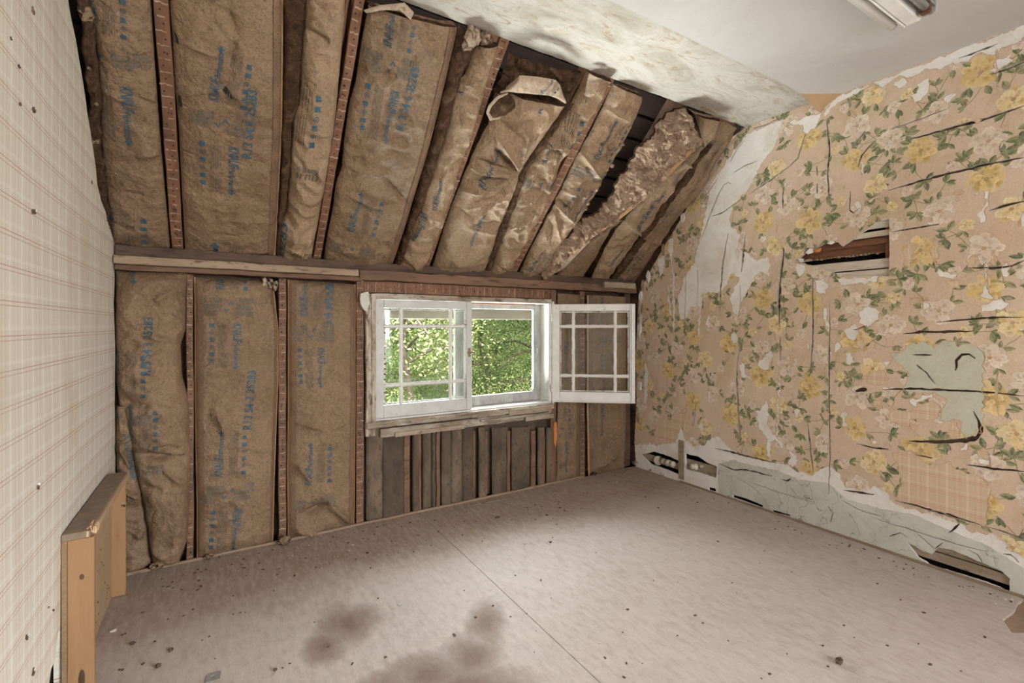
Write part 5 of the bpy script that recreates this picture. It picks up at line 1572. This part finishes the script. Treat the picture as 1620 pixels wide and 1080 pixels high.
# casing and frame
board('left_casing', WIN, xa(579, 560, .02), A0 - .006, zb(590, 690, .02), zb(586, 464, .02), -.02, .018, M['grey_old_v'], win, .003, .006, 16, 'b')
board('left_stop', WIN, A0 - .030, A0 - .004, zb(590, 668, .02), zb(586, 470, .02), .018, .026, M['grey_old_v'], win, .002, .003, 10, 'b')
V, F = sheet(WIN, rag([WIN.p2(x, y, .02) for x, y in ((570, 465), (582, 461), (584, 480), (580, 493), (573, 488), (569, 478))], .004, .012, 3), [], .03, .0)
mesh_obj('plaster_lump', (V, F), M['plaster_grey'], win)
board('head_casing', WIN, xa(592, 465, .02), A1 + .02, B1 + .003, hz0 - .004, -.03, .014, M['grey_old'], win, .002, .003, 16)
board('window_sill', WIN, xa(580, 680, .02), A1 + .03, zb(700, 666, .03), B0 - .012, -.05, .03, M['grey_old'], win, .003, .004, 20)
board('apron_board', WIN, xa(602, 690, .02), A1 + .015, zb(700, 681, .02), zb(700, 668, .02), -.03, .018, M['grey_old'], win, .003, .005, 20)
board('apron_lath', WIN, xa(625, 690, .03), xa(735, 690, .03), zb(640, 690, .03), zb(640, 683, .03), .0, .03, M['lath_wood'], win, .002, .004, 10)
for i, (p0, p1, y0, y1) in enumerate(((745, 800, 656, 662), (805, 872, 650, 657), (760, 868, 664, 668), (830, 874, 659, 666))):
    board('split_lath', WIN, xa(p0, y0, .03), xa(p1, y0, .03), zb(p0, y1, .03), zb(p0, y0, .03), .018, .034 + .004 * i, M['lath_wood'] if i % 2 else M['grey_old'], win, .002, .004, 8)
for nm, a, b, c, d in (('left_jamb', A0 - .02, A0 - .002, B0 - .01, B1 + .01), ('right_jamb', A1 + .003, A1 + .028, B0 - .01, B1 + .01), ('head_jamb', A0 - .02, A1 + .028, B1 + .002, B1 + .022), ('sill_jamb', A0 - .02, A1 + .028, B0 - .022, B0 - .002)):
    board(nm, WIN, a, b, c, d, -.15, -.001, M['white'], win, .002)
board('right_casing', WIN, A1 + .028, A1 + .045, B0 - .02, B1 + .02, -.03, .012, M['white'], win, .002)
# outer storm sashes
SO = -.125
for nm, a, b, c, d in (('storm_stile', A0 - .002, A0 + .05, B0, B1), ('storm_mullion', AM - .075, AM + .02, B0, B1), ('storm_stile', A1 - .06, A1 + .003, B0, B1), ('storm_rail', A0 + .05, A1 - .06, B1 - .042, B1), ('storm_rail', A0 + .05, A1 - .06, B0, B0 + .07)):
    board(nm, WIN, a, b, c, d, SO - .02, SO + .015, M['storm_grey'], win, .004)
for a, b in ((A0 + .05, AM - .075), (AM + .02, A1 - .06)):
    board('storm_pane', WIN, a, b, B0 + .07, B1 - .042, SO - .002, SO + .001, M['glass'], win, 0)
board('red_head_strip', WIN, AM + .01, A1 - .1, B1 - .012, B1 - .002, -.06, -.03, M['rust_wood'], win, .001)
board('storm_catch', WIN, A1 - .045, A1 - .03, B0 + .36, B0 + .40, SO + .015, SO + .03, M['steel'], win, .003)

def casement(pl, w, h, label, face, astragal):
    e = empty('casement_sash', pl.w(0, 0, 0), win)
    e['label'] = label
    st, rt, rb, T = .052, .052, .078, .034
    m = M[face]
    board('stile', pl, 0, st, 0, h, -T, 0, m, e, .003); board('stile', pl, w - st * .8, w, 0, h, -T, 0, m, e, .003)
    board('rail', pl, st, w - st * .8, h - rt, h, -T, -.0015, m, e, .003); board('rail', pl, st, w - st * .8, 0, rb, -T, -.0015, m, e, .003)
    ia0, ia1, ib0, ib1 = st, w - st * .8, rb, h - rt
    va = [ia0 + (ia1 - ia0) * t for t in (.2, .8)]; hb_ = [ib0 + (ib1 - ib0) * t for t in (.2, .81)]
    for x in va: board('muntin', pl, x - .009, x + .009, ib0, ib1, -.026, -.006, M['white'], e, .004)
    for y in hb_: board('muntin', pl, ia0, ia1, y - .008, y + .008, -.027, -.0075, M['white'], e, .004)
    xs = [ia0, *va, ia1]; ys = [ib0, *hb_, ib1]
    for i in range(3):
        for j in range(3):
            board('pane', pl, xs[i] - .004, xs[i + 1] + .004, ys[j] - .004, ys[j + 1] + .004, -.019, -.016, M['glass'], e, 0)
    # beads of putty, ragged
    bm = bmesh.new(); r = random.Random(int(w * 1000))
    for i in range(3):
        for j in range(3):
            x0, x1, y0, y1 = xs[i] + .008, xs[i + 1] - .008, ys[j] + .008, ys[j + 1] - .008
            for (p, q) in (((x0, y0), (x1, y0)), ((x0, y1), (x1, y1)), ((x0, y0), (x0, y1)), ((x1, y0), (x1, y1))):
                n = max(2, int(math.hypot(q[0] - p[0], q[1] - p[1]) / .03))
                for t in range(n):
                    u0 = (p[0] + (q[0] - p[0]) * t / n, p[1] + (q[1] - p[1]) * t / n); u1 = (p[0] + (q[0] - p[0]) * (t + 1) / n, p[1] + (q[1] - p[1]) * (t + 1) / n)
                    k = r.uniform(.002, .0055)
                    box_bm(bm, pl, min(u0[0], u1[0]) - k, max(u0[0], u1[0]) + k, min(u0[1], u1[1]) - k, max(u0[1], u1[1]) + k, -.017, -.010)
    mesh_obj('glazing_putty', bm, M['putty'], e)['kind'] = 'stuff'
    if astragal:
        board('astragal', pl, w - .03, w - .012, .01, h - .01, 0, .012, M['white'], e, .003)
        board('drip_rail', pl, 0, w, .0, .012, 0, .012, M['white'], e, .003)
    else:
        board('latch_plate', pl, w - .03, w - .012, .36, .42, 0, .004, M['brass'], e, .001)
        board('latch_handle', pl, w - .036, w + .02, .385, .397, .004, .016, M['brass'], e, .003)
    return e
casement(Plane((A0, D, B0), (1, 0, 0), (0, 0, 1)), AM - A0, B1 - B0, 'closed left sash with nine panes', 'white_dull', False)
hx, hy = A1 + .03, D - .012
dx, dy = 2.628 - hx, 2.526 - hy
casement(Plane((hx, hy, B0 - .004), (dx, dy, 0), (0, 0, 1)), math.hypot(dx, dy), B1 - B0 + .004, 'open right sash with nine panes', 'white', True)
for z in (B0 + .1, B1 - .1):
    board('hinge', WIN, A1 + .012, A1 + .03, z - .03, z + .03, .012, .02, M['white'], win, .003)

# the opening added for fill light behind the viewer gets a plain frame
w2 = struct(empty('fill_opening_frame', (1.35, YB, .5)), 'unseen window frame added around the fill light opening')
for a, b, c, d in ((-2.6, -2.54, .5, 2.2), (-.16, -.1, .5, 2.2), (-2.54, -.16, .5, .56), (-2.54, -.16, 2.14, 2.2), (-1.38, -1.32, .56, 2.14)):
    board('added_frame_bar', BK, a, b, c, d, -.08, .015, M['white'], w2)

# ================================================================== LEANING WOOD FRAME
bx = empty('wooden_frame_box', LW.w(2.37, 0, .03))
tag(bx, 'shallow pine and chipboard frame leaning against the plaid wall', 'wood frame')
Yn, Yf, Zt = 2.01, 2.725, .545
board('back_panel', LW, Yn, Yf, .002, Zt - .004, .003, .016, M['chip'], bx, .001)
board('inner_panel', LW, Yn + .024, Yf - .02, .004, Zt - .025, .0165, .021, M['pine_pale'], bx, .001)
nb = board('end_board', LW, Yn, Yn + .022, .002, Zt - .024, .0165, .082, M['pine'], bx, .002)
board('end_board', LW, Yf - .019, Yf, .002, Zt - .022, .0165, .070, M['pine'], bx, .002)
board('top_board', LW, Yn - .002, Yf + .001, Zt - .022, Zt, .0035, .072, M['pine_dusty'], bx, .002, .003, 12)
board('front_lip', LW, Yn + .05, Yf - .001, Zt - .024, Zt - .002, .0725, .080, M['pine_pale'], bx, .001, .002, 10)
bm = bmesh.new(); r = random.Random(2)
for i in range(34):
    y = Yn + r.uniform(-.004, .06); o_ = .058 + r.uniform(0, .022)
    box_bm(bm, LW, y, y + r.uniform(.01, .03), Zt - .022 + r.uniform(0, .012), Zt - .005 + r.uniform(0, .010), o_, o_ + r.uniform(.002, .006))
mesh_obj('splintered_corner', bm, M['splinter'], bx)
for (z, sx_, sz_) in ((.40, .006, .009), (.075, .008, .03)):
    c = LW.w(Yn - .0005, z, .052); bm = bmesh.new()
    bmesh.ops.create_circle(bm, cap_ends=True, segments=14, radius=1)
    for v in bm.verts: v.co = c + Vector((v.co.x * sx_, -.001, v.co.y * sz_))
    mesh_obj('knot', bm, M['knot'], nb)
r = random.Random(9); bm = bmesh.new()
for i in range(30):
    y, z = r.uniform(Yn + .06, Yf - .05), r.uniform(.05, Zt - .06); s = r.uniform(.002, .005)
    box_bm(bm, LW, y - s, y + s, z - s * .7, z + s * .7, .021, .0222)
mesh_obj('dark_specks', bm, M['debris'], bx)['kind'] = 'stuff'
board('screw_head', LW, Yf - .045, Yf - .037, .40, .41, .066, .0705, M['void'], bx, .001)

# ================================================================== CEILING LIGHT
fx = empty('fluorescent_light', CE.w(1.85, -.81, 0))
tag(fx, 'white fluorescent strip light fixed to the painted ceiling', 'ceiling light')
X0, X1 = 1.22, 2.435
board('mounting_channel', CE, X0, X1 + .015, -.86, -.76, .0125, .05, M['white_dull'], fx, .004)
board('cover_plate', CE, X0, X1 + .005, -.828, -.778, .05, .088, M['white'], fx, .004)
board('cover_lip', CE, X0, X1 + .005, -.835, -.8285, .055, .092, M['white'], fx, .002)
def tube(name, p, q, r, mat, parent, seg=18):
    bm = bmesh.new()
    d = q - p; L = d.length
    bmesh.ops.create_cone(bm, cap_ends=True, segments=seg, radius1=r, radius2=r, depth=L)
    R = d.to_track_quat('Z', 'Y').to_matrix().to_4x4()
    bmesh.ops.transform(bm, matrix=Matrix.Translation((p + q) / 2) @ R, verts=list(bm.verts))
    o = mesh_obj(name, bm, mat, parent, True)
    for po in o.data.polygons:
        if len(po.vertices) > 4: po.use_smooth = False
    return o
milk = simple('frosted_tube', (.74, .73, .70), (.70, .69, .66), 6, .3, .05)
tube('fluorescent_tube', CE.w(X0 + .02, -.868, .072), CE.w(X1 - .03, -.868, .072), .019, milk, fx)
tube('tube_end_cap', CE.w(X1 - .03, -.868, .072), CE.w(X1 - .018, -.868, .072), .0185, M['steel'], fx)
board('tube_socket', CE, X1 - .035, X1 - .008, -.872, -.835, .045, .075, M['white'], fx, .003)
board('reflector_plate', CE, X0, X1 + .008, -.776, -.730, .048, .054, M['steel'], fx, .002)
tube('bare_conduit', CE.w(X0, -.748, .07), CE.w(X1 + .004, -.748, .07), .014, M['steel'], fx)
board('socket_block', CE, X1 - .05, X1 - .028, -.765, -.733, .055, .092, M['rust_wood'], fx, .002)
board('end_plate', CE, X1 + .006, X1 + .012, -.772, -.728, .014, .080, M['white_dull'], fx, .001)

# ================================================================== SMALL THINGS
def lathe(name, c, axis, prof, mat, parent=None, seg=20):
    bm = bmesh.new()
    z = axis.normalized(); x = z.orthogonal().normalized(); y = z.cross(x)
    rings = [[bm.verts.new(c + z * h + (x * math.cos(t * 6.2832 / seg) + y * math.sin(t * 6.2832 / seg)) * r) for t in range(seg)] for h, r in prof]
    for a, b in zip(rings, rings[1:]):
        for t in range(seg): bm.faces.new((a[t], a[(t + 1) % seg], b[(t + 1) % seg], b[t]))
    bm.faces.new(rings[0][::-1]); bm.faces.new(rings[-1])
    return mesh_obj(name, bm, mat, parent, True)
ax = Vector((-.75, -.55, .25))
pk = empty('pipe_stub', RW.p3(1040, 726, -.01)); tag(pk, 'cream pipe end with round collar sticking out of the corner hole', 'pipe')
c = RW.p3(1042, 728, -.03)
lathe('round_collar', c, Vector((-.9, -.5, .1)), [(0, .030), (.004, .036), (.018, .037), (.022, .030), (.0221, .018)], M['cap_white'], pk)
ax2 = Vector((-.2, -1, .08))
lathe('pipe_body', c + Vector((-.015, -.03, .008)), ax2, [(0, .014), (.03, .014), (.032, .022), (.05, .023), (.052, .015), (.08, .015), (.082, .024), (.11, .025), (.115, .017), (.14, .016), (.145, .022), (.165, .02)], M['cap_white'], pk)
pk = empty('pipe_stub', RW.p3(1104, 736, -.01)); tag(pk, 'short greenish valve end in the square hole of the floral wall', 'pipe')
c = RW.p3(1106, 738, -.05)
lathe('valve_body', c, Vector((-1, .25, .12)), [(0, .015), (.025, .016), (.027, .026), (.045, .027), (.05, .018), (.062, .017), (.064, .022), (.075, .018)], M['cap_white'], pk)
lathe('valve_nut', c + Vector((-.02, -.02, .012)), Vector((-.3, -1, .3)), [(0, .014), (.03, .015), (.034, .009), (.045, .009)], simple('verdigris', (.30, .36, .32), (.42, .40, .30), 40, .5, .2), pk)

def stick(p0, p1, w, t, lab, name='wood_stick'):
    A, B = FL.p3(*p0), FL.p3(*p1)
    d = (B - A); L = d.length
    pl = Plane(A + Vector((0, 0, .0005)), d, Vector((-d.y, d.x, 0)))
    o = board(name, pl, 0, L, -w / 2, w / 2, 0, t, M['lath_wood'], None, .001, .002, 8)
    return tag(o, lab, 'stick')
stick((983, 757), (1037, 776), .018, .008, 'long thin wood stick lying on the floor near the far corner')
stick((984, 754), (993, 742), .016, .006, 'short wood stick touching the long stick in the far corner')
stick((745, 800), (805, 788), .006, .004, 'thin loose splinter on the floor under the window')

def lump(px, py, sx_, sy_, sz_, mat, lab, name, cat, seed):
    p = FL.p3(px, py); bm = bmesh.new()
    bmesh.ops.create_icosphere(bm, subdivisions=3, radius=1)
    for v in bm.verts:
        n_ = noise.noise_vector(v.co * 1.8 + Vector((seed, 0, 0))) * .7 + noise.noise_vector(v.co * 5 + Vector((seed, 2, 0))) * .25
        v.co = (Vector((v.co.x * sx_, v.co.y * sy_, v.co.z * sz_)) + Vector((n_.x * sx_, n_.y * sy_, n_.z * sz_))) * (.75 if cat == 'debris' else 1)
    z = min(v.co.z for v in bm.verts)
    for v in bm.verts: v.co += p + Vector((0, 0, -z + .0005))
    return tag(mesh_obj(name, bm, mat, None, True), lab, cat)
lump(1328, 1050, .020, .012, .014, M['debris'], 'dark shrivelled scrap alone on the floor at lower right', 'dried_scrap', 'debris', 3)
lump(1302, 1022, .006, .004, .003, M['debris'], 'tiny dark crumb just left above the shrivelled scrap', 'floor_crumb', 'debris', 4)
lump(270 * 1, 1030, .010, .012, .006, M['debris'], 'dark wood chip on the floor at lower left', 'wood_chip', 'debris', 5)
lump(210, 1020, .012, .007, .006, M['debris'], 'dark chip near the foot of the leaning wood frame', 'wood_chip', 'debris', 6)
lump(250, 1056, .010, .010, .008, M['debris'], 'dark chip right of the leaning wood frame, near the frame edge', 'wood_chip', 'debris', 7)
lump(435, 1062, .007, .007, .007, M['debris'], 'small black nugget right of the metal plate', 'floor_crumb', 'debris', 8)
lump(179, 1000, .014, .008, .006, M['debris_pale'], 'pale plaster crumb beside the leaning wood frame', 'plaster_crumb', 'debris', 9)
lump(871, 858, .010, .006, .004, M['debris'], 'dark splinter on the bright floor below the window', 'wood_chip', 'debris', 10)
lump(787, 819, .018, .010, .005, M['debris'], 'dark clump of dirt on the shaded floor under the window', 'dirt_clump', 'debris', 11)
lump(632, 956, .012, .007, .002, M['plaster_grey'], 'grey flattened blob on the middle of the floor', 'dried_blob', 'debris', 12)
lump(976, 764, .010, .008, .007, M['debris_pale'], 'white plaster crumb beside the long stick', 'plaster_crumb', 'debris', 13)
lump(1035, 744, .05, .022, .014, M['lath_wood'], 'broken plaster chunk at the foot of the corner hole', 'plaster_chunk', 'rubble', 14)
lump(1008, 737, .04, .03, .022, M['lath_wood'], 'heap of rubble in the far corner of the floor', 'plaster_chunk', 'rubble', 15)
lump(1051, 752, .03, .018, .012, M['debris_pale'], 'pale plaster chunk by the right wall below the corner hole', 'plaster_chunk', 'rubble', 16)
lump(940, 752, .03, .02, .014, M['dark_wood'], 'dark torn scrap at the foot of the stud right of the window', 'dried_scrap', 'debris', 17)
# square metal plate with a hole
bm = bmesh.new()
c = FL.p2(337, 1071)
V, F = sheet(FL, [(c[0] - .022, c[1] - .02), (c[0] + .02, c[1] - .024), (c[0] + .024, c[1] + .018), (c[0] - .018, c[1] + .022)], [Region([(c[0] + .008 * math.cos(t), c[1] + .008 * math.sin(t)) for t in [i * .6283 for i in range(10)]])], .003, .0004)
tag(mesh_obj('metal_plate', (V, F), M['steel']), 'small square metal plate with a hole on the floor at bottom left', 'metal plate')
# crumbs too small to count
bm = bmesh.new(); bp = bmesh.new(); r = random.Random(21)
for i in range(420):
    if i < 150: px, py = r.uniform(250, 1050), 0; py = 912 - .2158 * (px - 193) + abs(r.gauss(0, 26)) + 8
    elif i < 260:
        px = r.uniform(1080, 1610); py = 770 + .34 * (px - 1090) + abs(r.gauss(0, 10)) + 4
    elif i < 300: px, py = r.uniform(150, 200), r.uniform(930, 1060)
    else: px, py = r.uniform(220, 1600), r.uniform(800, 1075)
    p = FL.p3(px, py)
    if not (XL + .1 < p.x < XR - .02 and p.y < D - .02): continue
    s = r.uniform(.0015, .0042) * (1.4 if r.random() < .1 else 1)
    b_ = bp if (150 <= i < 260 and r.random() < .5) or r.random() < .12 else bm
    a = r.uniform(0, 3.14)
    pl = Plane(p, (math.cos(a), math.sin(a), 0), (-math.sin(a), math.cos(a), 0))
    box_bm(b_, pl, -s * r.uniform(1, 2.2), s, -s, s * r.uniform(.5, 1), .0003, s * r.uniform(.4, 1))
for nm, b_, mt, lab in (('dirt_crumbs', bm, 'debris', 'dark crumbs of dirt scattered over the floor'), ('plaster_dust', bp, 'debris_pale', 'white plaster crumbs scattered along the right wall')):
    o = mesh_obj(nm, b_, M[mt]); o['kind'] = 'stuff'; o['label'] = lab; o['category'] = 'debris'

# ================================================================== OUTSIDE
gr = struct(mesh_obj('lawn', ([(-40, 3.2, -2.8), (60, 3.2, -2.8), (60, 70, -1.6), (-40, 70, -1.6)], [(0, 1, 2, 3)]), M['grass']), 'sunlit lawn outside the window')

def limb(bm, pts, r0, r1, seg=7):
    rings = []
    n = len(pts)
    for i, p in enumerate(pts):
        d = (pts[min(i + 1, n - 1)] - pts[max(i - 1, 0)]).normalized()
        x = d.orthogonal().normalized(); y = d.cross(x)
        r = r0 + (r1 - r0) * i / (n - 1)
        rings.append([bm.verts.new(p + (x * math.cos(t * 6.2832 / seg) + y * math.sin(t * 6.2832 / seg)) * r) for t in range(seg)])
    for a, b in zip(rings, rings[1:]):
        for t in range(seg): bm.faces.new((a[t], a[(t + 1) % seg], b[(t + 1) % seg], b[t]))

def tree(loc, hgt, rad, nleaf, lsize, mat, label, seed, trunk_r=.10, name='leafy_tree', droop=0.0, low=.25):
    r = random.Random(seed); nleaf = int(nleaf * 2.6); lsize *= .5
    e = empty(name, loc)
    tag(e, label, 'tree', 'trees outside the window')
    base = Vector(loc)
    bm = bmesh.new()
    top = base + Vector((r.uniform(-.4, .4), r.uniform(-.4, .4), hgt * .85))
    pts = [base.lerp(top, i / 6) + Vector((r.uniform(-.1, .1), r.uniform(-.1, .1), 0)) * (i > 0) for i in range(7)]
    limb(bm, pts, trunk_r, trunk_r * .25)
    clus = []
    for k in range(26):
        t = r.uniform(low, 1.0)
        i = min(5, int(t * 6)); q = pts[i].lerp(pts[i + 1], t * 6 - i)
        a = r.uniform(0, 6.283); out = rad * r.uniform(.35, 1.0) * (1.15 - .55 * t)
        c = q + Vector((math.cos(a) * out, math.sin(a) * out, r.uniform(-.1, .5) * rad - droop * out))
        mid = q.lerp(c, .5) + Vector((0, 0, .12 * out))
        limb(bm, [q, mid, c], trunk_r * .32, .012, 5)
        clus.append((c, rad * r.uniform(.30, .52)))
    mesh_obj('trunk', bm, M['bark'], e, True)
    V = []; F = []
    for i in range(nleaf):
        c, cr = r.choice(clus)
        d = Vector((r.gauss(0, 1), r.gauss(0, 1), r.gauss(0, .75)))
        d = d.normalized() * cr * (r.random() ** .45)
        p = c + d - Vector((0, 0, droop * d.length))
        u = Vector((r.gauss(0, 1), r.gauss(0, 1), r.gauss(-droop, .8))).normalized()
        w = u.cross(Vector((r.gauss(0, 1), r.gauss(0, 1), r.gauss(0, 1)))).normalized()
        n_ = u.cross(w)
        s = lsize * r.uniform(.6, 1.3)
        k = len(V)
        V += [p, p + u * s * .5 + w * s * .26 + n_ * s * .06, p + u * s, p + u * s * .5 - w * s * .26 + n_ * s * .06]
        F += [(k, k + 1, k + 2), (k, k + 2, k + 3)]
    mesh_obj('foliage', (V, F), M[mat], e)['kind'] = 'stuff'
    return e
def gz(y): return -2.8 + (y - 3.2) * 1.2 / 66.8
def at(px, Y): 
    u = (px - 810) / FPX
    return Y * (math.sin(YAW) + u * math.cos(YAW)) / (math.cos(YAW) - u * math.sin(YAW))
TREES = [
 (641, 7.8, 6.4, 1.7, 2600, .12, 'leaf_bright', 'slender dark-stemmed tree in the left panes of the closed sash', .10, 0.0, .60),
 (600, 12.0, 6.5, 2.1, 6000, .15, 'leaf_mid', 'broad green tree at the left edge of the window view', .14, 0.0, .2),
 (705, 13.0, 5.6, 2.0, 6000, .15, 'leaf_bright', 'sunlit yellow green tree behind the storm window post', .12, 0.0, .15),
 (768, 10.5, 6.2, 1.7, 7500, .13, 'leaf_mid', 'tall tree seen through the left side of the open half', .13, .35, .15),
 (835, 9.5, 6.4, 1.7, 8500, .12, 'leaf_dark', 'dark drooping tree seen through the right side of the open half', .13, .45, .15),
 (800, 15.0, 5.0, 2.4, 6000, .17, 'leaf_bright', 'pale sunlit tree far back behind the drooping trees', .14, .1, .1),
 (665, 18.0, 6.2, 3.0, 7000, .20, 'leaf_mid', 'distant rounded tree behind the slender stem', .16, 0.0, .1),
 (900, 12.0, 6.0, 2.2, 5000, .16, 'leaf_mid', 'green tree standing farthest right outside', .14, .1, .1),
 (740, 22.0, 8.0, 4.0, 6500, .26, 'leaf_mid', 'large hazy tree at the very back of the garden', .2, 0.0, .1),
 (560, 20.0, 8.0, 4.0, 5000, .26, 'leaf_bright', 'large bright tree at the back left of the garden', .2, 0.0, .1),
]
for i, (px, Y, hg, rd, nl, ls, mt, lab, tr, dr, lw) in enumerate(TREES):
    tree((at(px, Y), Y, gz(Y)), hg, rd, nl, ls, mt, lab, 50 + i, tr, droop=dr, low=lw)
# low shrubs
for i, (px, Y, lab) in enumerate(((615, 8.2, 'low bright shrub below the slender stem'), (690, 9.2, 'low rounded shrub near the storm window post'), (775, 8.4, 'low pale shrub at the foot of the open half'), (828, 8.8, 'low shrub under the dark drooping tree'))):
    tree((at(px, Y), Y, gz(Y)), 2.6, 1.25, 3600, .10, ('leaf_bright', 'leaf_mid')[i % 2], lab, 80 + i, .04, 'shrub', low=.1)
